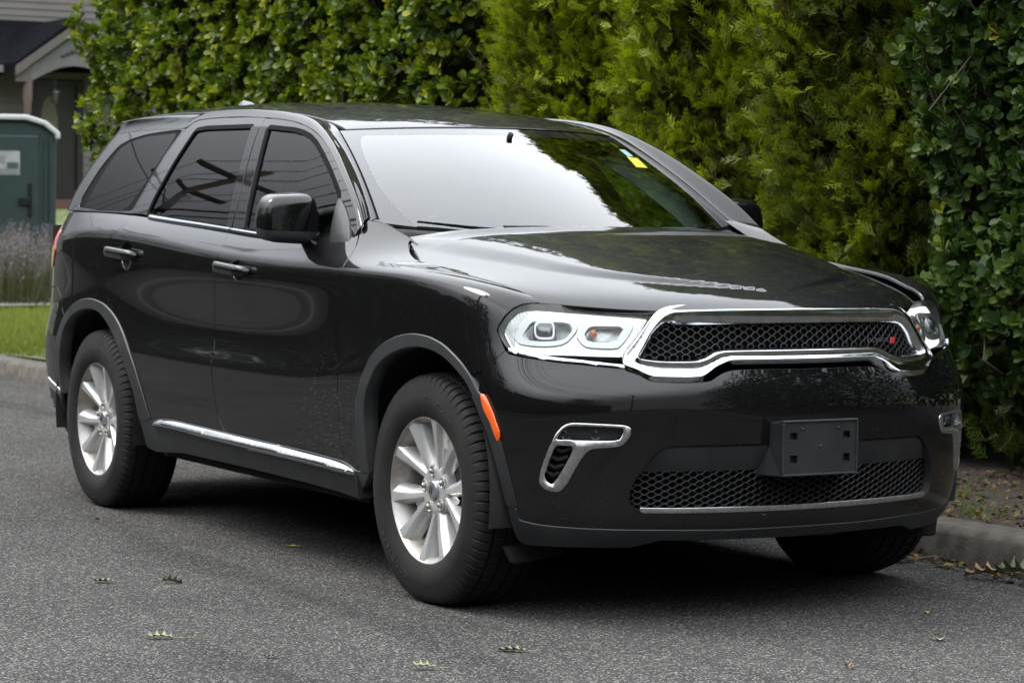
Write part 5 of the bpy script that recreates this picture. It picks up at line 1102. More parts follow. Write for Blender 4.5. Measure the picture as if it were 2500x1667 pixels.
def frames(d, up, roll):
    d = d/(np.linalg.norm(d, axis=1)[:, None]+1e-9); a = np.cross(d, up); a /= np.linalg.norm(a, axis=1)[:, None]+1e-9; n = np.cross(a, d)
    c, s = np.cos(roll)[:, None], np.sin(roll)[:, None]; return a*c+n*s, d, n*c-a*s
def leaves(P, D, Nup, size, tint, shape=OBO, wid=1.0, rollj=.5):
    """P base points, D growth directions; returns merged vertex/face/tint arrays"""
    n = len(P); a, d, nn = frames(D, Nup, RNG.normal(0, rollj, n)); LV, LF = shape; k = len(LV)
    V = P[:, None]+(LV[None, :, 0:1]*wid*a[:, None]+LV[None, :, 1:2]*d[:, None]+LV[None, :, 2:3]*nn[:, None])*size[:, None, None]
    return V.reshape(-1, 3), LF, k, n, np.repeat(tint, k)
def fast_mesh(name, V, LF, k, n, tint, mat, parent=None, smooth=True):
    me = bpy.data.meshes.new(name); nf = len(LF); sizes = np.array([len(f) for f in LF]); flat = np.array([i for f in LF for i in f])
    me.vertices.add(len(V)); me.vertices.foreach_set('co', np.asarray(V, np.float32).ravel())
    loops = (flat[None]+np.arange(n)[:, None]*k).ravel(); me.loops.add(len(loops)); me.loops.foreach_set('vertex_index', loops.astype(np.int32))
    st = np.concatenate([[0], np.cumsum(np.tile(sizes, n))[:-1]]); me.polygons.add(n*nf); me.polygons.foreach_set('loop_start', st.astype(np.int32))
    me.update(calc_edges=True)
    if smooth: me.polygons.foreach_set('use_smooth', np.ones(n*nf, bool))
    at = me.attributes.new('tint', 'FLOAT', 'POINT'); at.data.foreach_set('value', np.asarray(tint, np.float32)); me.materials.append(mat)
    o = bpy.data.objects.new(name, me); COL.objects.link(o)
    if parent is not None: o.parent = parent; o.matrix_parent_inverse = parent_inv(parent)
    return o
def unit(v): return v/(np.linalg.norm(v, axis=-1, keepdims=True)+1e-9)
class Bumps:
    def __init__(s, x0, x1, z0, z1, n, amp, rad):
        s.c = np.stack([RNG.uniform(x0, x1, n), RNG.uniform(z0, z1, n)], 1); s.a = RNG.uniform(.2, 1, n)*amp; s.r = RNG.uniform(.5, 1.3, n)*rad
    def __call__(s, x, z):
        o = np.zeros(len(x))
        for c, a, r in zip(s.c, s.a, s.r): o = np.maximum(o, a*np.exp(-((x-c[0])**2+(z-c[1])**2)/(r*r)))
        return o
M['twig'] = principled('twig_bark', (.045,.033,.022), .85)
M['hedge_core'] = principled('hedge_inner_shade', (.008,.010,.005), 1.0, 0, 0)  # for dark filler cores added inside foliage to block light
M['leaf_left'] = leaf_material('sunny_broad_leaf', [(0,(.024,.046,.004)),(.45,(.080,.120,.007)),(.8,(.18,.21,.012)),(1,(.32,.31,.03))], .45, .35, .3)  # stronger light on the left hedge is put into this leaf colour
M['leaf_right'] = leaf_material('shaded_broad_leaf', [(0,(.012,.030,.008)),(.5,(.034,.062,.012)),(.85,(.060,.090,.016)),(.97,(.10,.12,.02)),(1,(.35,.34,.03))], .5, .25, .15)  # shade over the right shrub is put into this darker leaf colour
def broad_hedge(root, mat, x0, x1, z0, z1, yface, nros, size, blobs, core, nparts=300, curve=None, right_fade=None):
    """whorls of blunt leaves over a bulging front face; nearest whorl leaves are single parts"""
    B = Bumps(x0, x1, z0, z1, *blobs)
    x = RNG.uniform(x0, x1, nros); z = RNG.uniform(z0, z1, nros)
    dep = np.abs(RNG.normal(0, .10, nros)); y = yface(x, z)-B(x, z)+dep
    C = np.stack([x, y, z], 1); e = .05
    gx = -(yface(x+e, z)-B(x+e, z)-yface(x-e, z)+B(x-e, z))/(2*e); gz = -(yface(x, z+e)-B(x, z+e)-yface(x, z-e)+B(x, z-e))/(2*e)
    nrm = unit(np.stack([-gx, -np.ones(nros), -gz], 1)); ax = unit(nrm*.75+np.array([0, 0, .55])+RNG.normal(0, .38, (nros, 3)))
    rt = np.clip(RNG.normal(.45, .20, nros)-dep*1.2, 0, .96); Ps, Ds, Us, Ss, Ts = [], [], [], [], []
    nl = 8
    for k in range(nl):
        th = 2*PI*k/nl*1.03+RNG.uniform(0, .5, nros); a = unit(np.cross(ax, np.array([.3, .2, 1.]))); b = np.cross(ax, a)
        sp = RNG.uniform(.45, 1.25, nros); dirn = unit((a*np.cos(th)[:, None]+b*np.sin(th)[:, None])*np.sin(sp)[:, None]+ax*np.cos(sp)[:, None])
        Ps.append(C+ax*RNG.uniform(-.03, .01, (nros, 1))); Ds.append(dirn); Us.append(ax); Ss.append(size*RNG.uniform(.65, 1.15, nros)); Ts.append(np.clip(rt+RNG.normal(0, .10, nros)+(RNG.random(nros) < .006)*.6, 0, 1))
    P, D, U, S_, Tn = [np.concatenate(v) for v in (Ps, Ds, Us, Ss, Ts)]
    near = np.argsort(np.linalg.norm(P-np.array(CAMPOS), axis=1)+(P[:, 2] < z0+.1)*50+RNG.random(len(P))*(3 if nparts else 0))[:nparts]; rest = np.ones(len(P), bool); rest[near] = False
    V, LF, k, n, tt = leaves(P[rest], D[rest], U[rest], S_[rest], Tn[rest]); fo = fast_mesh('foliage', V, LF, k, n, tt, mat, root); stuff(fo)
    # single leaves share eight meshes
    protos = []
    for j in range(8):
        v = OBO[0].copy(); me = bpy.data.meshes.new('leaf'); me.from_pydata([tuple(p) for p in v*[1, 1, 1+.4*(j % 3)]], [], OBO[1]); me.polygons.foreach_set('use_smooth', np.ones(len(OBO[1]), bool))
        at = me.attributes.new('tint', 'FLOAT', 'POINT'); at.data.foreach_set('value', np.full(len(v), .28+.06*j, np.float32)); me.materials.append(mat); protos.append(me)
    a, d, nn = frames(D[near], U[near], RNG.normal(0, .5, nparts)); pin = parent_inv(root)
    for i in range(nparts):
        o = bpy.data.objects.new('leaf', protos[i % 8]); COL.objects.link(o); o.parent = root; o.matrix_parent_inverse = pin; s = S_[near][i]; p = P[near][i]
        o.matrix_basis = Matrix(((a[i, 0]*s, d[i, 0]*s, nn[i, 0]*s, p[0]), (a[i, 1]*s, d[i, 1]*s, nn[i, 1]*s, p[1]), (a[i, 2]*s, d[i, 2]*s, nn[i, 2]*s, p[2]), (0, 0, 0, 1)))
    tw = MB()
    for i in range(min(nros, 900)):
        p = Vector(C[i]); q = p-Vector(ax[i])*RNG.uniform(.12, .35); tw.tube([q+Vector((0, .10, -.06)), q, p], [.006, .005, .003], 5, cap=False)
    for i in range(26):
        xx = x0+(x1-x0)*RNG.random(); zz = z0+(z1-z0)*RNG.random()*.9; yy = float(yface(np.array([xx]), np.array([zz]))[0])+.05; tw.tube([(xx, yy+.2, zz), (xx+.05*RNG.normal(), yy+.10, zz+.25), (xx+.10*RNG.normal(), yy+.06, zz+.5)], [.014, .011, .007], 6, cap=False)
    stuff(tw.build('twigs', M['twig'], root))
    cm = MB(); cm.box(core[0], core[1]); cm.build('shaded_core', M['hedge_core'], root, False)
    return fo
lh = empty('broadleaf_hedge', (-9.3, 3.0, .12), 'tall clipped hedge of glossy blunt green leaves behind the rear of the car', 'hedge')
endc = lambda x: 1.5*np.clip((-12.6-x)/.7, 0, 1)**2
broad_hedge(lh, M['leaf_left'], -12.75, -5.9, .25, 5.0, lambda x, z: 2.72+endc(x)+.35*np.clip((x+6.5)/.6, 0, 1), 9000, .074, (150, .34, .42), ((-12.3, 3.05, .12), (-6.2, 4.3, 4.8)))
# end face of that hedge, towards the house
rs = empty('broadleaf_shrub', (.6, 3.0, .13), 'shaded glossy green shrub hanging over bare soil at the right of the front bumper', 'shrub')
low_ = lambda x: .55
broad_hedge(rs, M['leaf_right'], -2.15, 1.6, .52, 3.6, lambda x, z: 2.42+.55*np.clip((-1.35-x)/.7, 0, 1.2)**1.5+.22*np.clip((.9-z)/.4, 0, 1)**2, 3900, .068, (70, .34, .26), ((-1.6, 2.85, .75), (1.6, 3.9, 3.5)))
# --- arborvitae
M['thuja_gold'] = leaf_material('golden_conifer_spray', [(0,(.050,.034,.010)),(.12,(.045,.055,.008)),(.5,(.17,.21,.008)),(1,(.31,.35,.012))], .6, .35, .25)  # spray tones step down the row: lit left, shaded right, set in colour
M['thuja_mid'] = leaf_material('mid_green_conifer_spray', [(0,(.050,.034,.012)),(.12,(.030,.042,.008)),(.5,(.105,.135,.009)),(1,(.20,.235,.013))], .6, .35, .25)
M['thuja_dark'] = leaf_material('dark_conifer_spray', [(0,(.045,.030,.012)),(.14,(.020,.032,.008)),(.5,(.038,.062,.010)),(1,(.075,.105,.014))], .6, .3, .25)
def spray_shape():
    V = []; F = []
    def blade(p, d, l, w):
        d = np.array(d)/np.linalg.norm(d); a = np.array([d[1], -d[0], 0]); k = len(V); V.extend([p+a*w, p-a*w, p+d*l]); F.append((k, k+1, k+2))
    blade(np.array([0, 0, 0.]), (0, 1, .05), 1.0, .05)
    for i, t in enumerate((.15, .36, .57, .78)):
        for s in (-1, 1):
            l = .58*(1.15-t); d = np.array([s*.7, .8, .16*(-1)**i]); p = np.array([0, t, 0.]); blade(p, d, l, .05)
            if i < 2: blade(p+d/np.linalg.norm(d)*l*.4, np.array([s*.15, 1, .12]), l*.6, .042)
    return np.array([list(v) for v in V]), F
SPR = spray_shape()
def arborvitae(root, mat, cx, cy, rx, ry, h, z0, ntuft, a0, a1):
    """tufts of flattened sprays over a column; only the street side and the flanks carry tufts"""
    z = z0+(h-z0)*RNG.random(ntuft)**.9; th = RNG.uniform(a0, a1, ntuft); prof = np.clip(1.04-.16*((z-z0)/(h-z0))**2-.55*np.clip((z-h+1.3)/1.3, 0, 1)**2, .12, 1.1)
    lob = 1+.10*np.sin(th*5+z*1.3)+.07*np.sin(th*9-z*2.1+1); dep = np.abs(RNG.normal(0, .10, ntuft))
    C = np.stack([cx+rx*prof*lob*np.cos(th)*(1-dep), cy+ry*prof*lob*np.sin(th)*(1-dep), z], 1)
    out = np.stack([np.cos(th), np.sin(th), np.zeros(ntuft)], 1); big = RNG.uniform(.7, 1.35, ntuft)
    ns = 20; Ps, Ds, Us, Ss, Ts = [], [], [], [], []
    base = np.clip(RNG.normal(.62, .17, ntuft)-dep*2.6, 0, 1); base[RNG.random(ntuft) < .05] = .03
    for k in range(ns):
        d = unit(out*RNG.uniform(.25, .95, (ntuft, 1))+np.array([0, 0, 1.])*RNG.uniform(.25, 1.0, (ntuft, 1))+RNG.normal(0, .42, (ntuft, 3)))
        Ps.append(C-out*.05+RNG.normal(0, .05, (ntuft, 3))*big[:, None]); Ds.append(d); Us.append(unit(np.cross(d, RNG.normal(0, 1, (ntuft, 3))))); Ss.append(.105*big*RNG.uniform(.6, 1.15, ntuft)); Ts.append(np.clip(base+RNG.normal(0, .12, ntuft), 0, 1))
    V, LF, k, n, tt = leaves(*[np.concatenate(v) for v in (Ps, Ds, Us, Ss, Ts)], shape=SPR)
    # paler growing tips
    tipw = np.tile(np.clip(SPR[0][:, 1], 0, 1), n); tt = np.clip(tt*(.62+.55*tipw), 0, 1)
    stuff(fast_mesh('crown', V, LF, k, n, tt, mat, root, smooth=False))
    tr = MB(); tr.tube([(cx, cy, .1), (cx, cy, h*.5), (cx, cy, h*.9)], [.10, .07, .02], 8); tr.build('trunk', M['twig'], root)
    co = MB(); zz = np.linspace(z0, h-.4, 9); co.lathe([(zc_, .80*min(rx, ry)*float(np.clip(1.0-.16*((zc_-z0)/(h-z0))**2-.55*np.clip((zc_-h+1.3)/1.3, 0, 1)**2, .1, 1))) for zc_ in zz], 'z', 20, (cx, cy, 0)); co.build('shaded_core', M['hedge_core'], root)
    br = MB()
    for i in range(70):
        k_ = i*7 % ntuft; c = C[k_]; br.tube([(cx+(c[0]-cx)*.55, cy+(c[1]-cy)*.55, c[2]-.30), (cx+(c[0]-cx)*.85, cy+(c[1]-cy)*.85, c[2]-.06), tuple(c)], [.012, .008, .004], 5, cap=False)
    stuff(br.build('twigs', M['twig'], root))
for (cx, cy, rx, ry, h, nt_, mt, lab) in ((-5.55, 3.55, .95, .95, 5.0, 2100, 'thuja_gold', 'golden yellow-green conifer at the left end of the conifer row, beside the broadleaf hedge'),
        (-4.15, 3.60, .95, 1.0, 5.2, 2100, 'thuja_gold', 'yellow-green conifer second from the left in the conifer row, above the windshield'),
        (-2.85, 3.60, .95, 1.0, 5.0, 2100, 'thuja_mid', 'mid green conifer third in the conifer row, beyond the far wing mirror'),
        (-1.65, 3.75, .95, 1.0, 4.8, 2100, 'thuja_dark', 'darkest conifer of the row, next to the glossy shrub at the right')):
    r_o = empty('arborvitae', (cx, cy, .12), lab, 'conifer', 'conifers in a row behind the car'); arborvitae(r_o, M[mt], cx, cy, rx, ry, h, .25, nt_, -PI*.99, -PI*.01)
# --- trees ahead along the kerb and across the street (they show as reflections in the paint)
M['tree_leaf'] = leaf_material('street_tree_leaf', [(0,(.014,.026,.007)),(.5,(.032,.055,.012)),(1,(.075,.105,.020))], .5, .3, .3)
M['bark'] = add_noise(principled('bark', (.06,.05,.04), .9), 12, (.035,.028,.022), (.09,.075,.06), bump=.6, bscale=30, bdist=.02)
def tree(name, loc, h, r, nleaf, lab, size=.16, trunk=.16, group=None, zlow=.35):
    root = empty(name, loc, lab, 'tree', group); x, y, z = loc
    tr = MB(); tr.tube([(x, y, z-.05), (x+.05, y, z+h*.25), (x-.05, y+.05, z+h*.5), (x, y, z+h*.85)], [trunk, trunk*.8, trunk*.6, trunk*.2], 10)
    nb = 11; cl_ = []
    for i in range(nb):
        a = 2.4*i+.3; hh = h*(zlow+.12+(.9-zlow)*i/nb); rr = r*(.55+.35*RNG.random())*(1-.5*(hh/h-.5)**2); p = (x+rr*math.cos(a), y+rr*math.sin(a), z+hh); cl_.append(p)
        tr.tube([(x, y, z+hh*.7), (x+rr*.5*math.cos(a), y+rr*.5*math.sin(a), z+hh*.88), p], [trunk*.4, trunk*.25, .02], 6, cap=False)
    tr.build('trunk', M['bark'], root)
    cl_ = np.array(cl_+[(x, y, z+h*.9), (x, y, z+h*.7)]); ci = RNG.integers(0, len(cl_), nleaf); o = unit(RNG.normal(0, 1, (nleaf, 3)))*(RNG.random((nleaf, 1))**.4)*r*.55*np.array([1, 1, .8])
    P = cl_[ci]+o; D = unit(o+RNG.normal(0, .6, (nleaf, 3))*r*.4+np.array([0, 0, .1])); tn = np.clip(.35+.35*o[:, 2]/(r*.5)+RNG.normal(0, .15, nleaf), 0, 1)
    V, LF, k, n, tt = leaves(P, D, unit(RNG.normal(0, 1, (nleaf, 3))), size*RNG.uniform(.7, 1.3, nleaf), tn, shape=OBO); stuff(fast_mesh('crown', V, LF, k, n, tt, M['tree_leaf'], root))
for i, (x, y, h, r) in enumerate(((4.6, 4.3, 4.6, 1.9), (7.6, 4.3, 5.2, 2.0), (10.8, 4.5, 5.6, 2.2), (14.4, 4.7, 6.2, 2.4))):
    tree('bushy_tree', (x, y, .12), h, r, 6500, ['bushy tree on the verge ahead of the car, nearest to the bumper', 'bushy tree on the verge, second ahead of the car', 'bushy tree on the verge, third ahead of the car', 'bushy tree on the verge, farthest ahead of the car'][i], .15, .15, 'bushy trees ahead of the car', -.12)

# ------------------------------------------------------------------ house beyond the hedge
M['siding'] = add_noise(principled('beige_vinyl_siding', (.30,.27,.245), .6), 2, (.085,.077,.069), (.10,.09,.081), bump=0)
M['shingle'] = add_noise(principled('dark_asphalt_shingle', (.04,.043,.05), .95, 0, 0.), 10, (.004,.0045,.006), (.009,.0095,.011), stretch=(1,1,5), bump=.4, bscale=30, bdist=.01)
M['trim'] = principled('tan_trim', (.075,.063,.055), .6); M['whitetrim'] = principled('white_gutter', (.15,.15,.15), .5); M['door'] = principled('black_brown_door', (.006,.005,.0045), .4)
M['ovalglass'] = principled('bevelled_glass', (.13,.125,.085), .3, 0, .3); M['wood'] = principled('reddish_wood', (.07,.03,.018), .7); M['postpaint'] = principled('pinkish_porch_post', (.10,.072,.062), .6)
hs_ = empty('house', (-36, 10.5, 1.1), 'beige clapboard house with dark shingled roof and gabled porch far behind the car', 'house')
def clap(name, x, y0, y1, z0, z1, par, h=.13, hole=None):
    mb = MB(); z = z0; i = 0
    while z < z1:
        segs = [(y0, y1)]
        if hole and z+h > hole[2] and z < hole[3]: segs = [(y0, hole[0]), (hole[1], y1)]
        for a, b in segs: mb.add([(x+.018, a, z), (x+.018, b, z), (x, b, z+h), (x, a, z+h), (x, a, z), (x, b, z)], [(0, 1, 2, 3), (0, 4, 5, 1)])
        z += h
    return mb.build(name, M['siding'], par, False)
XW = -36.0
stuff(clap('clapboards', XW, 4, 17, .9, 3.75, hs_, hole=(10.18, 11.14, 1.3, 3.42)))
stuff(clap('clapboards', XW-2.6, 2, 20, 4.3, 8.5, hs_))
bk_ = MB(); bk_.box((XW-8, 4, .5), (XW-.02, 10.18, 3.7)); bk_.box((XW-8, 11.14, .5), (XW-.02, 17, 3.7)); bk_.box((XW-8, 10.1, 3.42), (XW-.02, 11.2, 3.7)); bk_.box((XW-9, 2, 4.0), (XW-2.62, 20, 8.5)); bk_.build('wall', M['siding'], hs_, False)
rf = MB(); rf.add([(XW+.5, 3.6, 3.62), (XW+.5, 17.4, 3.62), (XW-2.65, 17.4, 4.62), (XW-2.65, 3.6, 4.62), (XW+.5, 3.6, 3.52), (XW+.5, 17.4, 3.52), (XW-2.65, 17.4, 4.5), (XW-2.65, 3.6, 4.5)], [(0, 1, 2, 3), (4, 7, 6, 5), (0, 4, 5, 1), (0, 3, 7, 4)]); rf.build('roof', M['shingle'], hs_, False)
gt = MB(); gt.box((XW+.48, 3.6, 3.48), (XW+.60, 9.95, 3.60)); gt.build('gutter', M['whitetrim'], hs_, False)
dr = MB(); dr.box((XW-.05, 10.20, 1.32), (XW+.03, 10.30, 3.40)); dr.box((XW-.05, 11.02, 1.32), (XW+.03, 11.12, 3.40)); dr.box((XW-.05, 10.30, 3.30), (XW+.03, 11.02, 3.40)); dr.build('door_frame', M['door'], hs_, False)
dl_ = MB(); dl_.box((XW-.08, 10.30, 1.34), (XW-.02, 11.02, 3.30)); do = dl_.build('door', add_noise(principled('storm_door', (.05,.045,.04), .35), 3, (.007,.006,.0055), (.012,.011,.010)), hs_, False)
ov = MB(); ov.add([(XW-.010, 10.52+.16*math.cos(t), 2.60+.52*math.sin(t)) for t in np.linspace(0, 2*PI, 33)[:-1]], [tuple(range(32))]); ov.build('oval_window', M['ovalglass'], do, False)
# gabled porch
pc = empty('porch', (0, 0, 0), '', ''); 
for k in list(pc.keys()): del pc[k]
pc.parent = hs_; pc.matrix_parent_inverse = parent_inv(hs_)
XP = -34.9; sc_p = lambda y, z: (-4.86+(y+4.86)*.975, 1.31+(z-1.31)*.975)
def pr(pts, x0, x1, name, mat):
    b = MB(); n = len(pts); b.add([(x1, *sc_p(*p)) for p in pts]+[(x0, *sc_p(*p)) for p in pts], [tuple(range(n)), tuple(range(n, 2*n))[::-1]]+[(i, i+n, (i+1) % n+n, (i+1) % n) for i in range(n)]); return b.build(name, mat, pc, False)
pr([(9.86, 3.50), (10.98, 4.34), (12.1, 3.50), (12.1, 3.68), (10.98, 4.52), (9.86, 3.68)], XW-1.5, XP+.12, 'porch_roof', M['shingle'])
pr([(9.86, 3.46), (10.98, 4.26), (12.1, 3.46), (12.1, 3.62), (10.98, 4.42), (9.86, 3.62)], XP+.10, XP+.16, 'barge_board', M['trim'])
arch = [(10.15+1.66*t, 3.36+.30*math.sin(PI*t)) for t in np.linspace(0, 1, 13)]
pr(arch+[(11.81, 3.62), (10.98, 4.20), (10.15, 3.62)], XP-.04, XP+.04, 'gable_board', add_noise(principled('gable_panel', (.36,.35,.34), .6), 3, (.085,.083,.081), (.10,.097,.095)))
pr([(9.92, 3.36), (10.16, 3.36), (10.16, 3.62), (9.92, 3.56)], XP-.06, XP+.06, 'corner_bracket', M['trim'])
pr([(11.80, 3.36), (12.04, 3.36), (12.04, 3.56), (11.80, 3.62)], XP-.06, XP+.06, 'corner_bracket', M['trim'])
orn = MB()
for k in range(7):
    t = (k-3)/3.; cy_, cz_ = sc_p(10.98+t*.24, 3.83+.08*(1-abs(t))); orn.tube([(XP+.05, cy_-.03, cz_-.03), (XP+.05, cy_, cz_+.05*(1-abs(t))+.02), (XP+.05, cy_+.03, cz_-.03)], .012, 5)
orn.build('scroll_ornament', M['door'], pc)
ps = MB(); py, pz = sc_p(10.13, 3.4); ps.lathe([(1.15, .075), (1.5, .075), (1.55, .05), (2.2, .042), (2.75, .046), (2.8, .065), (2.95, .065), (3.0, .08), (3.36, .08)], 'z', 12, (XP-.02, py, 0)); ps.build('porch_post', M['postpaint'], pc)
ps = MB(); py, pz = sc_p(11.84, 3.4); ps.lathe([(1.15, .075), (1.5, .075), (1.55, .05), (2.2, .042), (2.75, .046), (2.8, .065), (2.95, .065), (3.0, .08), (3.36, .08)], 'z', 12, (XP-.02, py, 0)); ps.build('porch_post', M['postpaint'], pc)
ln = MB(); ly, lz = sc_p(10.76, 3.0); ln.tube([(XP-.4, ly, 3.60), (XP-.4, ly, 3.22)], .012, 6); ln.lathe([(3.24, .02), (3.17, .10), (3.15, .10)], 'z', 10, (XP-.4, ly, 0)); ln.lathe([(3.15, .065), (2.98, .055), (2.95, .0)], 'z', 10, (XP-.4, ly, 0)); ln.build('porch_lantern', M['lampgrey'], pc)
st_ = MB()
for k in range(3): st_.box((XP-1.0+.0, sc_p(9.9, 0)[0], .9), (XP+.3*(2-k)-.2, sc_p(12.0, 0)[0], 1.0+.11*(k+1)))
st_.build('porch_step', M['wood'], pc, False)
# ------------------------------------------------------------------ portable toilet
pt = empty('portable_toilet', (-24.4, 5.85, .12), 'dark green portable toilet with white roof behind the lavender bush', 'portable toilet')
M['ptgreen'] = add_noise(principled('green_plastic', (.010,.075,.062), .5), 4, (.0022,.013,.0125), (.003,.018,.0175)); M['ptwhite'] = principled('white_translucent_roof', (.34,.345,.35), .5)
yaw_t = math.atan2(-4.86-5.85, 7.5+24.4)+.12; ct, sn = math.cos(yaw_t), math.sin(yaw_t)
def tp(x, y, z): return (-24.4+x*ct-y*sn, 5.85+x*sn+y*ct, .10+z)      # local x towards the viewer, y to the viewer's right
b = MB(); prof = [(-.56, .05), (.56, .05), (.56, 2.02), (.40, 2.14), (.18, 2.20), (-.18, 2.20), (-.40, 2.14), (-.56, 2.02)]; n = len(prof)
b.add([tp(.52, y, z) for y, z in prof]+[tp(-.55, y, z) for y, z in prof], [tuple(range(n)), tuple(range(n, 2*n))[::-1]]+[(i, i+n, (i+1) % n+n, (i+1) % n) for i in range(n)]); body_ = b.build('cabin', M['ptgreen'], pt, False); bevel(body_, .03)
rf_ = [(-.60, 1.98), (-.60, 2.06), (-.43, 2.20), (-.19, 2.275), (.19, 2.275), (.43, 2.20), (.60, 2.06), (.60, 1.98), (.54, 1.98), (.54, 2.03), (.39, 2.15), (.17, 2.21), (-.17, 2.21), (-.39, 2.15), (-.54, 2.03), (-.54, 1.98)]; n = len(rf_)
b = MB(); b.add([tp(.60, y, z) for y, z in rf_]+[tp(-.62, y, z) for y, z in rf_], [(i, i+1, 14-i, 15-i) for i in range(7)]+[(16+15-i, 16+14-i, 16+i+1, 16+i) for i in range(7)]+[(i, i+n, (i+1) % n+n, (i+1) % n) for i in range(n)]); bevel(b.build('roof', M['ptwhite'], pt, False), .02)
def tbox(x0, x1, y0, y1, z0, z1, name, mat, par=pt, w=.01):
    b = MB(); b.add([tp(x0, y0, z0), tp(x1, y0, z0), tp(x1, y1, z0), tp(x0, y1, z0), tp(x0, y0, z1), tp(x1, y0, z1), tp(x1, y1, z1), tp(x0, y1, z1)], [(0, 3, 2, 1), (4, 5, 6, 7), (0, 1, 5, 4), (1, 2, 6, 5), (2, 3, 7, 6), (3, 0, 4, 7)]); return bevel(b.build(name, mat, par, False), w)
dr_ = tbox(.515, .55, -.44, .34, .15, 2.02, 'door', M['ptgreen'], w=.02)
for y in (.40, .47): tbox(.515, .545, y, y+.035, .1, 1.98, 'rib', M['ptgreen'])
sg_ = tbox(.548, .556, -.32, .10, 1.52, 1.82, 'sign', add_noise(principled('white_sign', (.5,.51,.50), .5), 5, (.18,.19,.185), (.25,.255,.25)), dr_, .004)
tbox(.5565, .558, -.30, .08, 1.53, 1.60, 'sign_print', M['capgrey'], dr_, .0); tbox(.5565, .558, -.06, .08, 1.60, 1.68, 'sign_print', principled('sign_green', (.02,.045,.042), .6), dr_, .0); tbox(.5565, .558, -.30, -.08, 1.66, 1.76, 'sign_print', principled('sign_grey', (.13,.14,.14), .6), dr_, .0)
tbox(.55, .585, .08, .24, 1.14, 1.24, 'latch', M['black'], dr_, .01); tbox(.55, .57, .20, .25, 1.0, 1.42, 'latch_plate', M['black'], dr_, .005)
# ------------------------------------------------------------------ lavender bush
lv = empty('lavender_bush', (-20.5, 4.55, .15), 'loose lavender bush with pale purple flower spikes beside the path', 'bush')
M['lav_stem'] = leaf_material('lavender_stem', [(0,(.045,.048,.022)),(1,(.10,.10,.055))], .7, .2, .2); M['lav_flower'] = leaf_material('lavender_flower', [(0,(.075,.060,.085)),(1,(.16,.135,.165))], .8, .25, .1)
BL = (np.array([(-.5,0,0),(.5,0,0),(.35,.6,.02),(-.35,.6,.02),(0,1,.05)]), [(0,1,2,3),(3,2,4)])
ns = 1300; base = np.stack([-20.5+RNG.normal(0, .42, ns), 4.5+RNG.normal(0, .42, ns), np.full(ns, .15)], 1); dirs = unit(np.stack([(base[:, 0]+20.5)*.75+RNG.normal(0, .16, ns), (base[:, 1]-4.5)*.75+RNG.normal(0, .16, ns), np.ones(ns)], 1)); ln_ = RNG.uniform(.42, .92, ns)
V, LF, k, n, tt = leaves(base, dirs, unit(RNG.normal(0, 1, (ns, 3))), ln_, RNG.random(ns), shape=BL, wid=.012); stuff(fast_mesh('stems', V, LF, k, n, tt, M['lav_stem'], lv))
nf = 12; fp_ = (base+dirs*ln_[:, None]*.70)[:, None]+dirs[:, None]*np.linspace(0, .33, nf)[None, :, None]*ln_[:, None, None]+RNG.normal(0, .008, (ns, nf, 3)); m_ = ns*nf
V, LF, k, n, tt = leaves(fp_.reshape(-1, 3), unit(RNG.normal(0, 1, (m_, 3))+[0, 0, .5]), unit(RNG.normal(0, 1, (m_, 3))), RNG.uniform(.015, .032, m_), RNG.random(m_), shape=BL, wid=.6); stuff(fast_mesh('flower_spikes', V, LF, k, n, tt, M['lav_flower'], lv))
# ------------------------------------------------------------------ grass, litter
M['grass'] = leaf_material('grass_blade', [(0,(.060,.085,.014)),(.6,(.115,.145,.026)),(1,(.21,.20,.06))], .6, .35, .2)
ng = 90000; gp = np.stack([RNG.uniform(-21, -7.3, ng), 1.5+3.6*RNG.random(ng)**1.1, np.full(ng, .10)], 1)
gp = gp[~((gp[:, 0] < -18.9+(gp[:, 1]-1.5)*-.19) & (gp[:, 0] > -20.6+(gp[:, 1]-1.5)*-.21))]; ng = len(gp)
V, LF, k, n, tt = leaves(gp, unit(RNG.normal(0, .45, (ng, 3))+[0, 0, 1]), unit(RNG.normal(0, 1, (ng, 3))), RNG.uniform(.05, .12, ng), np.clip(RNG.normal(.5, .22, ng), 0, 1), shape=BL, wid=.085); g_ = stuff(fast_mesh('grass', V, LF, k, n, tt, M['grass'])); tag(g_, 'short sunlit grass on the verge behind the rear bumper', 'grass')
tuft = [(.55, 2.25), (-.35, 2.6), (.15, 1.95), (1.0, 1.75), (.2, 3.0), (-.9, 2.1), (-.35, 1.72), (.75, 2.7)]; pts_ = []
for tx, ty in tuft: pts_.append(np.stack([RNG.normal(tx, .07, 70), RNG.normal(ty, .06, 70), np.full(70, .12)], 1))
gp = np.concatenate(pts_); ng = len(gp); V, LF, k, n, tt = leaves(gp, unit(RNG.normal(0, .55, (ng, 3))+[0, 0, 1]), unit(RNG.normal(0, 1, (ng, 3))), RNG.uniform(.03, .09, ng), np.clip(RNG.normal(.3, .2, ng), 0, 1), shape=BL, wid=.07); tag(stuff(fast_mesh('grass_tufts', V, LF, k, n, tt, M['grass'])), 'thin weedy grass tufts in the bare soil under the shrub', 'grass')
M['litter'] = leaf_material('dry_leaf_litter', [(0,(.030,.020,.012)),(.4,(.075,.045,.024)),(.75,(.14,.085,.040)),(.92,(.15,.13,.035)),(1,(.09,.11,.03))], .8, .15, .2)
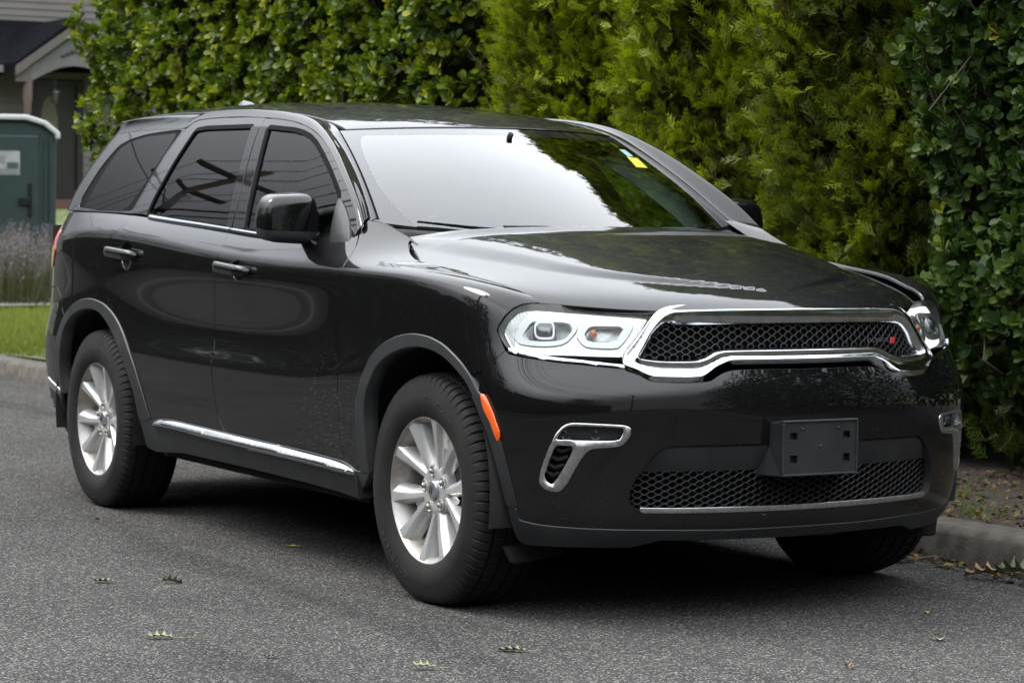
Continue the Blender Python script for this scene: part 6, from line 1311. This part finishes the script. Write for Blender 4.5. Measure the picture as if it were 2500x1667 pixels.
def litter(n, fx, fy, fz, lab, s=(.012, .045)):
    P = np.stack([fx(n), fy(n), fz(n)], 1); D = unit(np.stack([RNG.normal(0, 1, n), RNG.normal(0, 1, n), RNG.normal(0, .22, n)], 1)); U = unit(RNG.normal(0, .35, (n, 3))+[0, 0, 1]); V, LF, k, n, tt = leaves(P, D, U, RNG.uniform(*s, n), RNG.random(n)**1.4, shape=OBO, wid=1.2); o = stuff(fast_mesh('leaf_litter', V, LF, k, n, tt, M['litter'])); return tag(o, lab, 'leaf litter')
litter(5200, lambda n: RNG.uniform(-1.6, 2.2, n), lambda n: 1.50+2.4*RNG.random(n)**1.1, lambda n: .138+RNG.uniform(0, .012, n), 'brown leaf crumbs strewn over the bare soil under the shrub', (.008, .034))
litter(620, lambda n: RNG.uniform(-1.2, 1.4, n), lambda n: 1.315-np.abs(RNG.normal(0, .065, n)), lambda n: .005+RNG.uniform(0, .014, n), 'dead leaves and crumbs gathered in the gutter against the kerb', (.010, .045))
# single fallen leaves on the road
M['oak_green'] = add_noise(principled('fallen_oak_leaf', (.10,.12,.045), .6), 30, (.075,.095,.030), (.16,.17,.075)); M['oak_dark'] = add_noise(principled('fallen_dark_leaf', (.05,.07,.025), .6), 30, (.035,.05,.018), (.09,.105,.04)); M['oak_brown'] = add_noise(principled('fallen_brown_leaf', (.16,.10,.05), .7), 30, (.11,.06,.028), (.24,.16,.08)); M['yellowleaf'] = principled('fallen_yellow_leaf', (.33,.30,.05), .6); M['pale'] = add_noise(principled('pale_dry_leaf', (.45,.39,.27), .7), 20, (.38,.32,.2), (.5,.45,.33))
OAK = [(0,0),(.04,.10),(.16,.14),(.05,.22),(.07,.30),(.27,.40),(.09,.44),(.08,.52),(.30,.66),(.10,.66),(.09,.74),(.20,.88),(.06,.86),(0,1.0)]
def fallen(x, y, rot, s, mat, lab, curl=.2, lobed=True, stem=.35, z=.006, wid=1.0):
    root = MB(); half = OAK if lobed else [(0,0),(.13,.15),(.24,.38),(.25,.6),(.15,.85),(0,1.0)]
    for sg in (-1, 1):
        V = []; F = []
        for (a, b) in half: V.append((sg*a*wid, b, abs(a)*curl*1.6+.10*curl*math.sin(b*5))); 
        for (a, b) in half: V.append((0, b, .08*curl*math.sin(b*5)))
        n = len(half)
        for i in range(n-1): F.append((i, i+1, n+i+1, n+i) if sg > 0 else (n+i, n+i+1, i+1, i))
        root.add([(p[0]*s, p[1]*s, p[2]*s) for p in V], F)
    if stem: root.tube([(0, 0, 0), (.02*s, -stem*s*.5, .02*s), (.10*s, -stem*s, .05*s)], .0016, 5)
    o = root.build('fallen_leaf', mat); c, sn_ = math.cos(rot), math.sin(rot); o.location = (x, y, z); o.rotation_euler = (RNG.normal(0, .08), RNG.normal(0, .08), rot); return tag(o, lab, 'leaf', 'fallen leaves on the road')
fallen(-.86, -1.66, 2.35, .085, M['oak_dark'], 'dark green oak leaf, left half of a curled pair below the rear wheel', .30)
fallen(-.80, -1.52, -.35, .085, M['oak_dark'], 'upright curled oak leaf, right half of a curled pair below the rear wheel', .75)
fallen(.29, -1.91, 2.5, .095, M['oak_green'], 'pale green oak leaf with a long thin stem lying alone at the lower left', .30, stem=.75)
fallen(.96, -1.07, 2.3, .10, M['oak_green'], 'green oak leaf on the road in front of the front wheel', .25)
fallen(1.09, -1.44, 2.6, .08, M['oak_green'], 'pale green leaf at the bottom edge left of centre', .3)
fallen(.73, -1.76, 2.4, .055, M['oak_dark'], 'small dark leaf between the front wheel and the lone oak leaf', .2)
fallen(.905, .46, .9, .05, M['yellowleaf'], 'small yellow star-shaped leaf below the right end of the bumper', .3, stem=.2)
fallen(1.34, .161, .9, .045, M['pale'], 'pale cream dry leaf lying flat at the lower right', .5, False, 0, wid=1.6)
fallen(1.607, -.384, 1.1, .045, M['oak_brown'], 'curled brown leaf at the bottom edge of the road', .8, False, .2)
fallen(-.10, 1.20, 2.6, .17, M['oak_green'], 'large green leaf in the gutter beside the far front wheel', .2, False, .5, .016, 1.1)
fallen(.42, 1.20, 2.4, .16, M['oak_brown'], 'brown lobed oak leaf in the gutter at the right edge', .45, True, .4, .03)
fallen(.56, 1.22, 2.0, .17, M['oak_dark'], 'dark green oak leaf piled in the gutter at the right edge', .7, True, .3, .03)
fallen(-1.45, -.70, 2.4, .05, M['yellowleaf'], 'yellowing leaf in the shadow under the sill', .2, False, .2)
fallen(-1.30, -.82, 2.4, .035, M['oak_green'], 'tiny green leaf beside the yellowing one under the sill', .2, False, .2)
fallen(-2.53, -1.08, 2.4, .035, M['oak_brown'], 'small brown leaf on the road below the rear wheel', .5, False, .1)

# ------------------------------------------------------------------ across the street: houses, pole and wires (seen mirrored in the car's side)
def far_house(x, y, w, d, h, lab, col):
    r = empty('house', (x, y, .12), lab, 'house'); m = principled('far_wall', col, .7); b = MB(); b.box((x-w/2, y-d, .1), (x+w/2, y, h)); b.build('wall', m, r, False)
    b = MB(); b.add([(x-w/2-.3, y+.4, h), (x+w/2+.3, y+.4, h), (x+w/2+.3, y-d/2, h+d*.33), (x-w/2-.3, y-d/2, h+d*.33), (x-w/2-.3, y-d-.4, h), (x+w/2+.3, y-d-.4, h)], [(0, 1, 2, 3), (3, 2, 5, 4), (0, 3, 4), (1, 5, 2), (0, 4, 5, 1)]); b.build('roof', M['shingle'], r, False)
    for i in range(int(w/2.4)):
        wx = x-w/2+1.2+2.4*i; q = MB(); q.box((wx-.45, y-.02, 1.2), (wx+.45, y+.05, 2.5)); f = q.build('window', M['whitetrim'], r, False); q = MB(); q.box((wx-.38, y+.0, 1.27), (wx+.38, y+.055, 2.43)); q.build('pane', M['piano'], f, False)
far_house(-27, -14, 10, 8, 3.4, 'grey house across the street, mirrored in the rear quarter', (.09,.09,.095))
far_house(-11, -14, 11, 8, 3.2, 'tan house across the street, opposite the rear door', (.10,.078,.06))
far_house(6, -14, 11, 8, 3.4, 'brown house across the street, opposite the camera', (.08,.064,.052))
for i, (x, y, h, r) in enumerate(((-19, -10.5, 5.5, 2.2), (-3, -10.2, 5.0, 2.2), (-38, -11, 8, 3.4), (13, -10.6, 6, 2.4))):
    tree('garden_tree', (x, y, .12), h, r, 2600, ['leafy garden tree across the street between the grey and tan houses', 'leafy garden tree across the street between the tan and brown houses', 'tall leafy tree across the street beyond the grey house', 'leafy garden tree across the street beyond the brown house'][i], .24, .14, 'trees across the street', .2)
M['pole'] = principled('weathered_pole', (.09,.07,.055), .9); M['wire'] = principled('black_cable', (.01,.01,.01), .7)
PX = (-54.0, -28.5, -2.0, 24.0)
for i, x in enumerate(PX):
    p_ = empty('utility_pole', (x, -7.4, .12), ['wooden utility pole across the street, farthest behind the car', 'wooden utility pole across the street, mirrored in the rear side window', 'wooden utility pole across the street, opposite the front door', 'wooden utility pole across the street, ahead of the car'][i], 'utility pole', 'utility poles across the street')
    b = MB(); b.tube([(x, -7.4, 0), (x, -7.4, 11.6)], [.17, .12], 12); b.build('post', M['pole'], p_); b = MB(); b.box((x-.07, -8.7, 10.9), (x+.07, -6.1, 11.04)); b.box((x-.07, -8.3, 9.9), (x+.07, -6.5, 10.04)); b.build('crossarm', M['pole'], p_, False)
    b = MB(); b.lathe([(8.6, .26), (9.6, .26), (9.65, .0)], 'z', 16, (x+.40, -7.4, 0)); b.build('transformer', M['lampgrey'], p_)
    b = MB(); b.tube([(x, -7.4, 8.9), (x, -6.6, 9.4), (x, -5.2, 9.5)], .035, 6); b.box((x-.1, -5.6, 9.42), (x+.1, -5.0, 9.52)); b.build('lamp_arm', M['lampgrey'], p_, False)
wr = MB()
for (y, z, sag, r) in ((-8.5, 11.1, .5, .018), (-7.4, 11.7, .5, .018), (-6.3, 11.1, .5, .018), (-8.2, 10.1, .6, .02), (-6.7, 10.1, .6, .02), (-7.25, 8.6, .8, .045), (-7.15, 8.1, .7, .030), (-7.2, 7.6, .9, .055), (-7.15, 7.1, .7, .028), (-7.2, 6.6, .8, .04)):
    for x0, x1 in zip(PX[:-1], PX[1:]): wr.tube([(x0+(x1-x0)*t, y, z-4*sag*t*(1-t)) for t in np.linspace(0, 1, 14)], r, 5, cap=False)
for (a, b) in (((-28.5, -7.3, 8.8), (-22, -14, 3.8)), ((-28.5, -7.3, 8.6), (-34, -14, 3.8)), ((-28.5, -7.3, 9.2), (-17, 9.5, 6.5)), ((-2, -7.3, 8.8), (6, -14, 3.6)), ((-2, -7.3, 8.8), (-11, -14, 3.6))): wr.tube([(a[0]+(b[0]-a[0])*t, a[1]+(b[1]-a[1])*t, a[2]+(b[2]-a[2])*t-1.2*t*(1-t)) for t in np.linspace(0, 1, 10)], .02, 5, cap=False)
tag(wr.build('overhead_wires', M['wire']), 'black overhead cables strung between the utility poles across the street', 'cables')

# unseen hedge and far trees, added to darken low reflections in the doors
M['far_hedge'] = leaf_material('far_hedge_leaf', [(0,(.010,.018,.006)),(1,(.040,.058,.014))], .6, .2, .2)
fh = empty('added_hedge', (-20, -9.6, .12), 'unseen dark hedge added across the street to darken reflections in the doors', 'hedge')
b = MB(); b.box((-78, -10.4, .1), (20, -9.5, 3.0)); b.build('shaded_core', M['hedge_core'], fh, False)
nh = 9000; hp = np.stack([RNG.uniform(-78, 20, nh), -9.45+RNG.normal(0, .08, nh), RNG.uniform(.2, 3.15, nh)], 1); hp[:2500, 1] = RNG.uniform(-10.4, -9.4, 2500); hp[:2500, 2] = 3.05+RNG.normal(0, .08, 2500)
V, LF, k, n, tt = leaves(hp, unit(RNG.normal(0, 1, (nh, 3))+[0, .6, .3]), unit(RNG.normal(0, 1, (nh, 3))), RNG.uniform(.10, .22, nh), RNG.random(nh), shape=OBO, wid=1.2); stuff(fast_mesh('foliage', V, LF, k, n, tt, M['far_hedge'], fh))
for i, (x, y, h, r) in enumerate(((-74, -2.5, 9, 4.0), (-80, -8, 11, 5.0), (-70, 3.5, 9, 4.0))): tree('added_far_tree', (x, y, 0), h, r, 1800, ['unseen distant tree added to darken reflections, middle one', 'unseen distant tree added to darken reflections, tallest one', 'unseen distant tree added to darken reflections, on the house side'][i], .34, .2, 'added distant trees', -.1)
